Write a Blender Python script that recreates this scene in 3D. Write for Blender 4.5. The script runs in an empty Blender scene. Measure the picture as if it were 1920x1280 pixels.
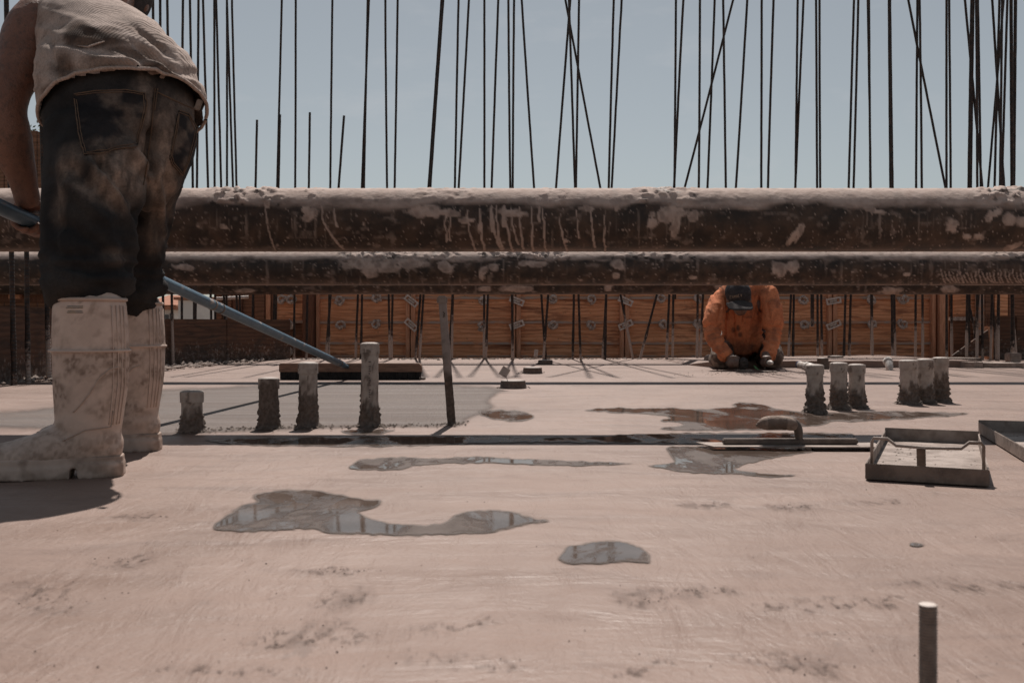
import bpy, bmesh, math, random
import numpy as np
from mathutils import Vector, Matrix
from mathutils.bvhtree import BVHTree

random.seed(7); rng = np.random.default_rng(7)
scene = bpy.context.scene
COL = scene.collection
R = math.radians

# ------------------------------------------------------------------ camera
FPX, CAM_H, HOR = 1867.0, 0.336, 606.0          # 35 mm lens: focal length in photo pixels, eye height, horizon row
FO = 2600.0; KD = FPX / FO                      # depths below are noted in units of 1/KD metres
cam_data = bpy.data.cameras.new('camera')
cam = bpy.data.objects.new('camera', cam_data); COL.objects.link(cam)
cam.location = (0, 0, CAM_H); cam.rotation_euler = (R(90), 0, 0)
cam_data.sensor_width = 36.0; cam_data.lens = FPX / 1920 * 36
cam_data.shift_y = -(640 - HOR) / 1920
cam_data.clip_start = 0.05; cam_data.clip_end = 3000
cam_data.dof.use_dof = True; cam_data.dof.focus_distance = 3.9; cam_data.dof.aperture_fstop = 11.0
scene.camera = cam

# ------------------------------------------------------------------ sky and sun
SUN_EL, SUN_AZ = 57.0, 0.0                       # dead ahead, shadows fall towards the camera
world = bpy.data.worlds.new('World'); scene.world = world; world.use_nodes = True
wn = world.node_tree.nodes; wl = world.node_tree.links; wn.clear()
wo = wn.new('ShaderNodeOutputWorld'); bg = wn.new('ShaderNodeBackground')
sky = wn.new('ShaderNodeTexSky'); sky.sky_type = 'NISHITA'; sky.sun_disc = False
sky.sun_elevation = R(SUN_EL); sky.sun_rotation = R(SUN_AZ)
sky.air_density = 1.0; sky.dust_density = 0.6; sky.ozone_density = 1.2; sky.altitude = 50
SKY_STRENGTH = 0.061
bg.inputs['Strength'].default_value = SKY_STRENGTH
# thin high cloud wisps, the same all round the horizon
wtc = wn.new('ShaderNodeTexCoord'); wmap = wn.new('ShaderNodeMapping'); wmap.inputs['Scale'].default_value = (3.0, 3.0, 9.0)
wnz = wn.new('ShaderNodeTexNoise'); wnz.inputs['Scale'].default_value = 2.3; wnz.inputs['Detail'].default_value = 7; wnz.inputs['Roughness'].default_value = 0.6
wr = wn.new('ShaderNodeMapRange'); wr.inputs['From Min'].default_value = 0.56; wr.inputs['From Max'].default_value = 0.85; wr.inputs['To Max'].default_value = 0.35
hsv = wn.new('ShaderNodeHueSaturation'); hsv.inputs['Saturation'].default_value = 0.42
wm = wn.new('ShaderNodeMixRGB'); wm.inputs['Color2'].default_value = (9.0, 9.0, 9.2, 1)
wl.new(wtc.outputs['Generated'], wmap.inputs['Vector']); wl.new(wmap.outputs[0], wnz.inputs['Vector'])
wl.new(wnz.outputs['Fac'], wr.inputs['Value']); wl.new(wr.outputs[0], wm.inputs['Fac'])
wl.new(sky.outputs[0], hsv.inputs['Color']); tint = wn.new('ShaderNodeMixRGB'); tint.blend_type = 'MULTIPLY'; tint.inputs['Fac'].default_value = 1; tint.inputs['Color2'].default_value = (1.0, 1.016, .978, 1)
wl.new(hsv.outputs[0], tint.inputs['Color1']); wl.new(tint.outputs[0], wm.inputs['Color1'])
wl.new(wm.outputs[0], bg.inputs['Color']); wl.new(bg.outputs[0], wo.inputs['Surface'])
sd = bpy.data.lights.new('sun', 'SUN'); sun = bpy.data.objects.new('sun', sd); COL.objects.link(sun)
sd.energy = 5.0; sd.angle = R(0.53); sd.color = (1.0, 0.915, 0.85)
sun.rotation_euler = (R(90 - SUN_EL) * -1, 0, R(-SUN_AZ)); sun.location = (0, 20, 25)

scene.view_settings.view_transform = 'Standard'; scene.view_settings.look = 'None'
scene.view_settings.exposure = 0.0; scene.view_settings.gamma = 1.0
scene.view_settings.use_curve_mapping = False
scene.cycles.use_denoising = True
scene.cycles.max_bounces = 8; scene.cycles.caustics_reflective = False; scene.cycles.caustics_refractive = False

# ------------------------------------------------------------------ helpers
def P(px, py, d):
    """point d depth units in front of the camera, at the given column and row of the survey photograph"""
    return Vector(((px - 960) * d / FO, d * KD, CAM_H + (HOR - py) * d / FO))
def Gd(py): return CAM_H * FO / (py - HOR)
def G(px, py, z=0.0):
    d = (CAM_H - z) * FPX / (py - HOR); return Vector(((px - 960) * d / FPX, d, z))
def proj(v):
    v = np.asarray(v); return 960 + v[:, 0] * FPX / v[:, 1], HOR - (v[:, 2] - CAM_H) * FPX / v[:, 1]

def _hash(ix, iy, iz, seed):
    h = (ix * 374761393 + iy * 668265263 + iz * 2147483647 + seed * 974634777) & 0xFFFFFFFF
    h = ((h ^ (h >> 13)) * 1274126177) & 0xFFFFFFFF
    return ((h ^ (h >> 16)) & 0xFFFFFF) / float(0xFFFFFF)
def vnoise(p, seed=0):
    p = np.asarray(p, float); i = np.floor(p).astype(np.int64); f = p - i; f = f * f * (3 - 2 * f)
    r = 0
    for dx in (0, 1):
        for dy in (0, 1):
            for dz in (0, 1):
                w = (f[:, 0] if dx else 1 - f[:, 0]) * (f[:, 1] if dy else 1 - f[:, 1]) * (f[:, 2] if dz else 1 - f[:, 2])
                r = r + w * _hash(i[:, 0] + dx, i[:, 1] + dy, i[:, 2] + dz, seed)
    return r
def fbm(p, octs=4, seed=0, gain=0.5):
    p = np.asarray(p, float); a, s, t = 1.0, 0.0, 0.0
    for o in range(octs):
        s = s + a * vnoise(p * 2 ** o + 17.3 * o, seed + o); t += a; a *= gain
    return s / t
def smooth(a, b, x):
    t = np.clip((x - a) / (b - a), 0, 1); return t * t * (3 - 2 * t)

def tag(o, label=None, cat=None, group=None, kind=None):
    if label: o['label'] = label
    if cat: o['category'] = cat
    if group: o['group'] = group
    if kind: o['kind'] = kind
    return o
def empty(name, loc, label=None, cat=None, group=None, rz=0.0):
    o = bpy.data.objects.new(name, None); COL.objects.link(o); o.location = loc; o.rotation_euler = (0, 0, rz)
    o.empty_display_size = 0.1
    return tag(o, label, cat, group)

class MB:
    """collects vertices and faces in world space, builds one mesh object"""
    def __init__(s): s.v = []; s.f = []
    def add(s, vs, fs):
        n = len(s.v); s.v.extend([tuple(p) for p in vs]); s.f.extend([tuple(i + n for i in f) for f in fs]); return s
    def box(s, c, size, rot=None, taper=1.0):
        c = Vector(c); hx, hy, hz = [k / 2 for k in size]; vs = []
        for z in (-hz, hz):
            t = taper if z > 0 else 1
            for x, y in ((-hx, -hy), (hx, -hy), (hx, hy), (-hx, hy)):
                p = Vector((x * t, y * t, z)); vs.append(c + (rot @ p if rot else p))
        return s.add(vs, [(3, 2, 1, 0), (4, 5, 6, 7), (0, 1, 5, 4), (1, 2, 6, 5), (2, 3, 7, 6), (3, 0, 4, 7)])
    def bbox(s, c, size, b=0.004, rot=None):
        """box with chamfered edges"""
        bm = bmesh.new(); bmesh.ops.create_cube(bm, size=1)
        for v in bm.verts: v.co = Vector((v.co.x * size[0], v.co.y * size[1], v.co.z * size[2]))
        bmesh.ops.bevel(bm, geom=bm.edges[:], offset=min(b, min(size) * .45), segments=2, affect='EDGES')
        bm.verts.index_update(); c = Vector(c)
        s.add([c + (rot @ v.co if rot else v.co) for v in bm.verts], [[v.index for v in f.verts] for f in bm.faces]); bm.free(); return s
    def tube(s, pts, rad, seg=10, caps=True):
        pts = [Vector(p) for p in pts]; n = len(pts)
        if not hasattr(rad, '__len__'): rad = [rad] * n
        up = None; vs = []
        for i, p in enumerate(pts):
            t = (pts[min(i + 1, n - 1)] - pts[max(i - 1, 0)]).normalized()
            if up is None:
                up = t.cross(Vector((0.31, 0.2, 0.93)));
                if up.length < 1e-3: up = t.cross(Vector((1, 0, 0)))
            up = (up - up.dot(t) * t).normalized(); w = t.cross(up)
            for k in range(seg):
                a = 2 * math.pi * k / seg; vs.append(p + rad[i] * (math.cos(a) * up + math.sin(a) * w))
        fs = [(i * seg + k, i * seg + (k + 1) % seg, (i + 1) * seg + (k + 1) % seg, (i + 1) * seg + k) for i in range(n - 1) for k in range(seg)]
        if caps: fs += [tuple(range(seg - 1, -1, -1)), tuple((n - 1) * seg + k for k in range(seg))]
        return s.add(vs, fs)
    def limb(s, path, radii, ref, seg=28, sub=6):
        """smooth tapered limb with elliptical sections: radii (along ref, across)"""
        path = [Vector(p) for p in path]; rr = [(r, r) if not hasattr(r, '__len__') else r for r in radii]
        def cr(a, b, c, d, t): return 0.5 * ((2 * b) + (c - a) * t + (2 * a - 5 * b + 4 * c - d) * t * t + (3 * b - a - 3 * c + d) * t ** 3)
        n = len(path); pts = []; rad = []
        for i in range(n - 1):
            i0, i3 = max(i - 1, 0), min(i + 2, n - 1)
            for k in range(sub):
                t = k / sub; pts.append(cr(path[i0], path[i], path[i + 1], path[i3], t))
                rad.append([max(.002, cr(rr[i0][q], rr[i][q], rr[i + 1][q], rr[i3][q], t)) for q in (0, 1)])
        pts.append(path[-1]); rad.append(rr[-1]); ref = Vector(ref)
        # rounded ends
        t0 = (pts[0] - pts[1]).normalized(); t1 = (pts[-1] - pts[-2]).normalized(); m0 = min(rad[0]); m1 = min(rad[-1])
        pre = [(pts[0] + t0 * m0 * .55, [q * .55 for q in rad[0]]), (pts[0] + t0 * m0 * .35, [q * .85 for q in rad[0]])]
        post = [(pts[-1] + t1 * m1 * .35, [q * .85 for q in rad[-1]]), (pts[-1] + t1 * m1 * .55, [q * .55 for q in rad[-1]])]
        pts = [a for a, _ in pre] + pts + [a for a, _ in post]; rad = [b for _, b in pre] + rad + [b for _, b in post]
        vs = []; m = len(pts)
        for i, p in enumerate(pts):
            t = (pts[min(i + 1, m - 1)] - pts[max(i - 1, 0)]).normalized()
            a = (ref - ref.dot(t) * t).normalized(); b = t.cross(a)
            for k in range(seg):
                q = 2 * math.pi * k / seg; vs.append(p + rad[i][0] * math.cos(q) * a + rad[i][1] * math.sin(q) * b)
        fs = [(i * seg + k, i * seg + (k + 1) % seg, (i + 1) * seg + (k + 1) % seg, (i + 1) * seg + k) for i in range(m - 1) for k in range(seg)]
        fs += [tuple(range(seg - 1, -1, -1)), tuple((m - 1) * seg + k for k in range(seg))]
        return s.add(vs, fs)
    def ellipsoid(s, c, r, rot=None, nu=20, nv=12):
        c = Vector(c); vs = []; fs = []
        for j in range(nv + 1):
            th = math.pi * j / nv
            for i in range(nu):
                ph = 2 * math.pi * i / nu
                p = Vector((r[0] * math.sin(th) * math.cos(ph), r[1] * math.sin(th) * math.sin(ph), r[2] * math.cos(th)))
                vs.append(c + (rot @ p if rot else p))
        for j in range(nv):
            for i in range(nu):
                fs.append((j * nu + i, (j + 1) * nu + i, (j + 1) * nu + (i + 1) % nu, j * nu + (i + 1) % nu))
        return s.add(vs, fs)
    def prism(s, poly, z0, z1):
        n = len(poly); vs = [(x, y, z0) for x, y in poly] + [(x, y, z1) for x, y in poly]
        fs = [tuple(range(n - 1, -1, -1)), tuple(range(n, 2 * n))] + [(i, (i + 1) % n, n + (i + 1) % n, n + i) for i in range(n)]
        return s.add(vs, fs)
    def build(s, name, material, parent=None, origin=None, smooth_shade=False, attr=None):
        v = np.array(s.v, float).reshape(-1, 3)
        return mesh_obj(name, v, s.f, material, parent, origin, smooth_shade, attr)

def abs_loc(o):
    p = Vector((0, 0, 0))
    while o: p += o.location; o = o.parent
    return p
def mesh_obj(name, v, faces, material, parent=None, origin=None, smooth_shade=False, attr=None):
    """v in world space; origin (or the parent's place) becomes the object's own origin"""
    v = np.asarray(v, float); base = abs_loc(parent) if parent else Vector((0, 0, 0))
    org = Vector(origin) if origin is not None else base
    me = bpy.data.meshes.new(name)
    me.from_pydata((v - np.array(org)).tolist(), [], [list(f) for f in faces] if not isinstance(faces, list) else faces); me.update()
    if attr:
        for k, val in attr.items():
            a = me.attributes.new(k, 'FLOAT', 'POINT'); a.data.foreach_set('value', np.asarray(val, np.float32))
    if smooth_shade: me.polygons.foreach_set('use_smooth', [True] * len(me.polygons))
    me.materials.append(material)
    o = bpy.data.objects.new(name, me); COL.objects.link(o); o.location = org - base
    if parent: o.parent = parent
    return o

def fuse(mb, voxel, iters=4, factor=0.5):
    """voxel-remesh overlapping closed pieces into one continuous skin; returns (verts, faces, normals)"""
    me = bpy.data.meshes.new('tmp'); me.from_pydata([tuple(p) for p in mb.v], [], mb.f); me.update()
    o = bpy.data.objects.new('tmp', me); COL.objects.link(o)
    m = o.modifiers.new('r', 'REMESH'); m.mode = 'VOXEL'; m.voxel_size = voxel
    if iters:
        sm = o.modifiers.new('s', 'SMOOTH'); sm.iterations = iters; sm.factor = factor
    dg = bpy.context.evaluated_depsgraph_get(); dg.update()
    ev = o.evaluated_get(dg); em = ev.to_mesh()
    v = np.empty(len(em.vertices) * 3); em.vertices.foreach_get('co', v); v = v.reshape(-1, 3)
    nr = np.empty(len(em.vertices) * 3); em.vertices.foreach_get('normal', nr); nr = nr.reshape(-1, 3)
    fs = [tuple(p.vertices) for p in em.polygons]
    ev.to_mesh_clear(); bpy.data.objects.remove(o); bpy.data.meshes.remove(me)
    return v, fs, nr
def bvh_of(v, fs): return BVHTree.FromPolygons([Vector(p) for p in v], fs)

CAMP = Vector((0, 0, CAM_H))
def hit(bvh, px, py):
    d = (P(px, py, 1.0) - CAMP).normalized()
    return bvh.ray_cast(CAMP, d)
def surf_line(bvh, pts, off=0.001, n=12):
    """polyline laid on a surface"""
    out = []
    for (a, b) in zip(pts[:-1], pts[1:]):
        for k in range(n):
            t = k / n; h = hit(bvh, a[0] + (b[0] - a[0]) * t, a[1] + (b[1] - a[1]) * t)
            if h[0] is not None: out.append(h[0] + h[1] * off)
    return out
def in_poly(px, py, poly):
    px = np.asarray(px); inside = np.zeros(px.shape, bool); n = len(poly); j = n - 1
    for i in range(n):
        xi, yi = poly[i]; xj, yj = poly[j]
        c = ((yi > py) != (yj > py)) & (px < (xj - xi) * (py - yi) / ((yj - yi) or 1e-9) + xi)
        inside ^= c; j = i
    return inside
def poly_sd(px, py, poly):
    """signed distance in pixels, negative inside; rows weighted x2 for the foreshortened ground"""
    d = np.full(px.shape, 1e9); n = len(poly)
    for i in range(n):
        ax, ay = poly[i]; bx, by = poly[(i + 1) % n]; vx, vy = bx - ax, by - ay
        t = np.clip(((px - ax) * vx + (py - ay) * vy) / (vx * vx + vy * vy + 1e-9), 0, 1)
        d = np.minimum(d, np.hypot(px - ax - t * vx, (py - ay - t * vy) * 2))
    return np.where(in_poly(px, py, poly), -d, d)
def curve_poly(pts, sub=6):
    out = []; n = len(pts)
    for i in range(n):
        a, b, c, d = [np.array(pts[(i + k) % n], float) for k in (-1, 0, 1, 2)]
        for k in range(sub):
            t = k / sub; out.append(tuple(0.5 * ((2 * b) + (c - a) * t + (2 * a - 5 * b + 4 * c - d) * t * t + (3 * b - a - 3 * c + d) * t ** 3)))
    return out
def patch_on(bvh, poly, off, step=2.0):
    """thin patch of cloth or print following the surface under it"""
    xs = [p[0] for p in poly]; ys = [p[1] for p in poly]
    gx = np.arange(min(xs) - step, max(xs) + 2 * step, step); gy = np.arange(min(ys) - step, max(ys) + 2 * step, step)
    mb = MB(); idx = {}
    def vert(i, j):
        if (i, j) not in idx:
            h = hit(bvh, gx[i], gy[j])
            if h[0] is None: idx[(i, j)] = None
            else: idx[(i, j)] = len(mb.v); mb.v.append(tuple(h[0] + h[1] * off))
        return idx[(i, j)]
    for i in range(len(gx) - 1):
        for j in range(len(gy) - 1):
            if in_poly(np.array([gx[i] + step / 2]), np.array([gy[j] + step / 2]), poly)[0]:
                q = [vert(i, j), vert(i, j + 1), vert(i + 1, j + 1), vert(i + 1, j)]
                if None not in q:
                    ds = [Vector(mb.v[a])[1] for a in q]
                    if max(ds) - min(ds) < 0.06: mb.f.append(tuple(q))
    return mb

# ------------------------------------------------------------------ materials
def nodes_of(name):
    m = bpy.data.materials.new(name); m.use_nodes = True; nt = m.node_tree; b = nt.nodes['Principled BSDF']
    return m, nt, b
def nz(nt, vec, scale, detail=4, rough=0.55, dist=0.0):
    n = nt.nodes.new('ShaderNodeTexNoise'); n.inputs['Scale'].default_value = scale; n.inputs['Detail'].default_value = detail
    n.inputs['Roughness'].default_value = rough; n.inputs['Distortion'].default_value = dist
    if vec is not None: nt.links.new(vec, n.inputs['Vector'])
    return n.outputs['Fac']
def rng_(nt, val, a, b, lo=0.0, hi=1.0):
    n = nt.nodes.new('ShaderNodeMapRange'); n.interpolation_type = 'SMOOTHSTEP'
    for k, x in (('From Min', a), ('From Max', b), ('To Min', lo), ('To Max', hi)): n.inputs[k].default_value = x
    nt.links.new(val, n.inputs['Value']); return n.outputs[0]
def mixc(nt, fac, c1, c2, mode='MIX'):
    n = nt.nodes.new('ShaderNodeMixRGB'); n.blend_type = mode
    for k, c in (('Fac', fac), ('Color1', c1), ('Color2', c2)):
        if isinstance(c, (int, float)): n.inputs[k].default_value = c
        elif isinstance(c, tuple): n.inputs[k].default_value = (*c, 1)
        else: nt.links.new(c, n.inputs[k])
    return n.outputs[0]
def mth(nt, op, a, b=0.0):
    n = nt.nodes.new('ShaderNodeMath'); n.operation = op
    for k, c in ((0, a), (1, b)):
        if isinstance(c, (int, float)): n.inputs[k].default_value = c
        else: nt.links.new(c, n.inputs[k])
    return n.outputs[0]
def coords(nt, kind='Object', scale=(1, 1, 1), rot=(0, 0, 0)):
    t = nt.nodes.new('ShaderNodeTexCoord'); mp = nt.nodes.new('ShaderNodeMapping'); mp.inputs['Scale'].default_value = scale; mp.inputs['Rotation'].default_value = rot
    nt.links.new(t.outputs[kind], mp.inputs['Vector']); return mp.outputs[0]
def wpos(nt, scale=(1, 1, 1), rot=(0, 0, 0)):
    g = nt.nodes.new('ShaderNodeNewGeometry'); mp = nt.nodes.new('ShaderNodeMapping'); mp.inputs['Scale'].default_value = scale; mp.inputs['Rotation'].default_value = rot
    nt.links.new(g.outputs['Position'], mp.inputs['Vector']); return mp.outputs[0]
def bump(nt, b, h, strength=0.3, dist=0.01):
    n = nt.nodes.new('ShaderNodeBump'); n.inputs['Strength'].default_value = strength; n.inputs['Distance'].default_value = dist
    nt.links.new(h, n.inputs['Height']); nt.links.new(n.outputs[0], b.inputs['Normal'])
def attr(nt, name):
    a = nt.nodes.new('ShaderNodeAttribute'); a.attribute_name = name; return a.outputs['Fac']

def mat_simple(name, c1, c2, scale=20, rough=0.7, bstr=0.3, bscale=80, lo=.35, hi=.65, metallic=0.0, spec=0.4, stretch=(1, 1, 1), bdist=.004):
    m, nt, b = nodes_of(name); v = wpos(nt, stretch)
    f = rng_(nt, nz(nt, v, scale, 6, .6), lo, hi); nt.links.new(mixc(nt, f, c1, c2), b.inputs['Base Color'])
    b.inputs['Roughness'].default_value = rough; b.inputs['Metallic'].default_value = metallic; b.inputs['Specular IOR Level'].default_value = spec
    bump(nt, b, nz(nt, v, bscale, 4), bstr, bdist); return m
def mat_dirt(name, base1, base2, dirt1, dirt2, scale=30, rough=0.6, drough=0.9, metallic=0.0, bstr=.4, bscale=90, bdist=.004, spec=.4):
    """base material with caked dirt where the mesh's dirt attribute says so"""
    m, nt, b = nodes_of(name); v = wpos(nt)
    base = mixc(nt, rng_(nt, nz(nt, v, scale, 6, .6), .35, .68), base1, base2)
    dirt = mixc(nt, rng_(nt, nz(nt, v, scale * 2.2, 5), .35, .65), dirt1, dirt2)
    a = attr(nt, 'dirt'); nt.links.new(mixc(nt, a, base, dirt), b.inputs['Base Color'])
    nt.links.new(mth(nt, 'ADD', mth(nt, 'MULTIPLY', a, drough - rough), rough), b.inputs['Roughness'])
    b.inputs['Specular IOR Level'].default_value = spec
    if metallic: nt.links.new(mth(nt, 'MULTIPLY', mth(nt, 'SUBTRACT', 1.0, a), metallic), b.inputs['Metallic'])
    bump(nt, b, nz(nt, v, bscale, 5), bstr, bdist); return m

def make_slab_mat():
    m, nt, b = nodes_of('troweled_concrete'); v = wpos(nt)
    vs = wpos(nt, (1.0, 2.6, 1), (0, 0, R(16))); vs2 = wpos(nt, (0.8, 3.4, 1), (0, 0, R(-28))); va = wpos(nt, (2.2, .8, 1), (0, 0, R(38)))
    c = mixc(nt, rng_(nt, nz(nt, v, 1.4, 6, .6, .8), .32, .68), (0.208, 0.137, 0.108), (0.270, 0.184, 0.148))
    c = mixc(nt, rng_(nt, nz(nt, vs, 3.6, 8, .66, 1.0), .50, .70, 0, .62), c, (0.160, 0.102, 0.080))
    c = mixc(nt, rng_(nt, nz(nt, vs2, 4.6, 7, .62, .8), .54, .80, 0, .28), c, (0.318, 0.229, 0.190))
    c = mixc(nt, rng_(nt, nz(nt, va, 5.5, 8, .7, 1.6), .60, .70, 0, .45), c, (0.132, 0.083, 0.063))
    c = mixc(nt, rng_(nt, nz(nt, v, 3.1, 9, .74, 1.2), .62, .70, 0, .5), c, (0.100, 0.062, 0.047))
    c = mixc(nt, rng_(nt, nz(nt, v, 48, 5, .75), .62, .70, 0, .45), c, (0.130, 0.084, 0.062))
    c = mixc(nt, rng_(nt, nz(nt, v, 190, 3, .6), .35, .7, 0, .3), c, (0.165, 0.117, 0.091))
    nt.links.new(c, b.inputs['Base Color'])
    nt.links.new(rng_(nt, nz(nt, vs, 2.5, 6), .3, .7, .42, .66), b.inputs['Roughness']); b.inputs['Specular IOR Level'].default_value = .42
    h = mth(nt, 'ADD', mth(nt, 'ADD', nz(nt, vs, 5, 7, .64, .9), mth(nt, 'MULTIPLY', nz(nt, va, 7, 6, .6, 1.2), .7)), mth(nt, 'MULTIPLY', nz(nt, v, 120, 4), .14))
    bump(nt, b, h, .5, .014); return m
def make_wet_mat():
    m, nt, b = nodes_of('wet_broomed_concrete'); v = wpos(nt)
    vs = wpos(nt, (5.0, .35, 1), (0, 0, R(-12))); vb = wpos(nt, (.35, 3.0, 1))
    c = mixc(nt, rng_(nt, nz(nt, vb, 2.2, 5), .35, .65), (.110, .078, .063), (.152, .113, .093))
    c = mixc(nt, rng_(nt, nz(nt, vs, 30, 3), .35, .65, 0, .3), c, (.078, .058, .048))
    nt.links.new(c, b.inputs['Base Color'])
    nt.links.new(rng_(nt, nz(nt, vb, 3, 5), .35, .65, .5, .68), b.inputs['Roughness'])
    c = mixc(nt, rng_(nt, nz(nt, v, 130, 4, .7), .40, .66, 0, .55), c, (.055, .040, .033)); nt.links.new(c, b.inputs['Base Color'])
    h = mth(nt, 'ADD', nz(nt, vs, 40, 3), mth(nt, 'MULTIPLY', nz(nt, v, 150, 4, .7), 1.0)); bump(nt, b, h, .6, .008); b.inputs['Specular IOR Level'].default_value = .35
    a = attr(nt, 'wet'); tr = nt.nodes.new('ShaderNodeBsdfTransparent'); mx = nt.nodes.new('ShaderNodeMixShader')
    nt.links.new(a, mx.inputs[0]); nt.links.new(tr.outputs[0], mx.inputs[1]); nt.links.new(b.outputs[0], mx.inputs[2])
    nt.links.new(mx.outputs[0], nt.nodes['Material Output'].inputs['Surface']); return m
def make_smudge_mat():
    m, nt, b = nodes_of('trampled_mud_smear'); v = wpos(nt); vs = wpos(nt, (1, .5, 1), (0, 0, R(20)))
    nt.links.new(mixc(nt, nz(nt, v, 40, 4), (.085, .055, .043), (.14, .095, .076)), b.inputs['Base Color']); b.inputs['Roughness'].default_value = .85
    f = mth(nt, 'ADD', mth(nt, 'MULTIPLY', rng_(nt, nz(nt, vs, 70, 7, .75, .6), .50, .66), .75), mth(nt, 'MULTIPLY', rng_(nt, nz(nt, vs, 16, 6, .65, .8), .45, .7), .35))
    bump(nt, b, nz(nt, v, 120, 4), .6, .006)
    tr = nt.nodes.new('ShaderNodeBsdfTransparent'); mx = nt.nodes.new('ShaderNodeMixShader')
    nt.links.new(mth(nt, 'MULTIPLY', f, attr(nt, 'wet')), mx.inputs[0]); nt.links.new(tr.outputs[0], mx.inputs[1]); nt.links.new(b.outputs[0], mx.inputs[2])
    nt.links.new(mx.outputs[0], nt.nodes['Material Output'].inputs['Surface']); return m
def make_puddle_mat():
    m, nt, b = nodes_of('shallow_water_on_concrete'); v = wpos(nt)
    vs = wpos(nt, (1, .45, 1)); a0 = attr(nt, 'wet')
    a = mth(nt, 'ADD', a0, mth(nt, 'MULTIPLY', mth(nt, 'SUBTRACT', nz(nt, v, 60, 4, .6), .5), .35))
    water = rng_(nt, a, .46, .80); damp = rng_(nt, a, .02, .78)
    c = mixc(nt, rng_(nt, nz(nt, v, 9, 6), .35, .65), (.088, .064, .051), (.128, .096, .080)); nt.links.new(c, b.inputs['Base Color'])
    b.inputs['IOR'].default_value = 1.36
    film = rng_(nt, nz(nt, vs, 5.5, 7, .66, .5), .48, .58)
    rw = mth(nt, 'ADD', .012, mth(nt, 'MULTIPLY', film, .34))
    rough = mth(nt, 'ADD', mth(nt, 'MULTIPLY', rw, water), mth(nt, 'MULTIPLY', mth(nt, 'SUBTRACT', 1.0, water), .62)); nt.links.new(rough, b.inputs['Roughness'])
    fine = mth(nt, 'MULTIPLY', nz(nt, v, 240, 3), mth(nt, 'ADD', .03, film))
    bump(nt, b, fine, .35, .003)
    tr = nt.nodes.new('ShaderNodeBsdfTransparent'); mx = nt.nodes.new('ShaderNodeMixShader')
    nt.links.new(damp, mx.inputs[0]); nt.links.new(tr.outputs[0], mx.inputs[1]); nt.links.new(b.outputs[0], mx.inputs[2])
    nt.links.new(mx.outputs[0], nt.nodes['Material Output'].inputs['Surface']); return m
def make_ply_mat(name, c1, c2, c3, splash=None, zsplash=.2):
    """plywood: flowing horizontal face grain, weathering stains, optional concrete splash near the foot"""
    m, nt, b = nodes_of(name); v = coords(nt, 'Object'); g = wpos(nt)
    vs = wpos(nt, (.8, .8, 5.5))
    w = nt.nodes.new('ShaderNodeTexWave'); w.wave_type = 'BANDS'; w.bands_direction = 'Z'
    for k, x in (('Scale', 2.6), ('Distortion', 9.0), ('Detail', 3.0), ('Detail Scale', 1.1), ('Detail Roughness', .55)): w.inputs[k].default_value = x
    vg = wpos(nt, (.55, .55, 3.2)); nt.links.new(vg, w.inputs['Vector'])
    c = mixc(nt, rng_(nt, w.outputs['Fac'], .08, .75), c2, c1); c = mixc(nt, rng_(nt, nz(nt, wpos(nt, (1.2, 1.2, 22)), 5, 5, .7), .48, .72, 0, .5), c, c3)
    c = mixc(nt, rng_(nt, nz(nt, vs, 2.4, 8, .7, .9), .47, .66, 0, .95), c, c3)
    c = mixc(nt, rng_(nt, nz(nt, g, 3.2, 5, .6), .4, .7, 0, .5), c, c2)
    c = mixc(nt, rng_(nt, nz(nt, g, 26, 4, .7), .62, .72, 0, .6), c, (.03, .02, .015))
    c = mixc(nt, rng_(nt, nz(nt, g, 44, 5, .78), .66, .74, 0, .55), c, (.42, .34, .29))
    if splash:
        sep = nt.nodes.new('ShaderNodeSeparateXYZ'); nt.links.new(g, sep.inputs[0])
        low = rng_(nt, sep.outputs['Z'], zsplash, 0.0, -.16, .12)
        f = rng_(nt, mth(nt, 'ADD', nz(nt, g, 34, 5, .75), low), .60, .68)
        c = mixc(nt, mth(nt, 'MULTIPLY', f, .8), c, splash)
        f2 = rng_(nt, mth(nt, 'ADD', nz(nt, g, 7, 5, .6), mth(nt, 'MULTIPLY', low, 1.5)), .5, .68)
        c = mixc(nt, mth(nt, 'MULTIPLY', f2, .65), c, (.06, .05, .045))
    nt.links.new(c, b.inputs['Base Color']); b.inputs['Roughness'].default_value = .75; b.inputs['Specular IOR Level'].default_value = .25
    bump(nt, b, mth(nt, 'ADD', w.outputs['Fac'], nz(nt, vs, 20, 5)), .35, .004); return m
def make_rebar_mat():
    m, nt, b = nodes_of('rebar_steel'); g = wpos(nt); o = coords(nt, 'Object')
    sep = nt.nodes.new('ShaderNodeSeparateXYZ'); nt.links.new(g, sep.inputs[0])
    oi = nt.nodes.new('ShaderNodeObjectInfo')
    top = mth(nt, 'ADD', -.06, mth(nt, 'MULTIPLY', oi.outputs['Random'], .48))
    h = mth(nt, 'SUBTRACT', top, sep.outputs['Z'])
    f = rng_(nt, mth(nt, 'ADD', mth(nt, 'MULTIPLY', h, 2.2), nz(nt, g, 38, 5, .7)), .44, .74)
    c = mixc(nt, rng_(nt, nz(nt, g, 30, 4), .4, .7), (.028, .024, .023), (.075, .05, .04))
    c = mixc(nt, mth(nt, 'MULTIPLY', f, .85), c, (.46, .385, .345)); nt.links.new(c, b.inputs['Base Color'])
    b.inputs['Roughness'].default_value = .62; b.inputs['Specular IOR Level'].default_value = .3
    w = nt.nodes.new('ShaderNodeTexWave'); w.bands_direction = 'Z'; w.inputs['Scale'].default_value = 16; nt.links.new(o, w.inputs['Vector'])
    bump(nt, b, w.outputs['Fac'], .7, .004); return m

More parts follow.
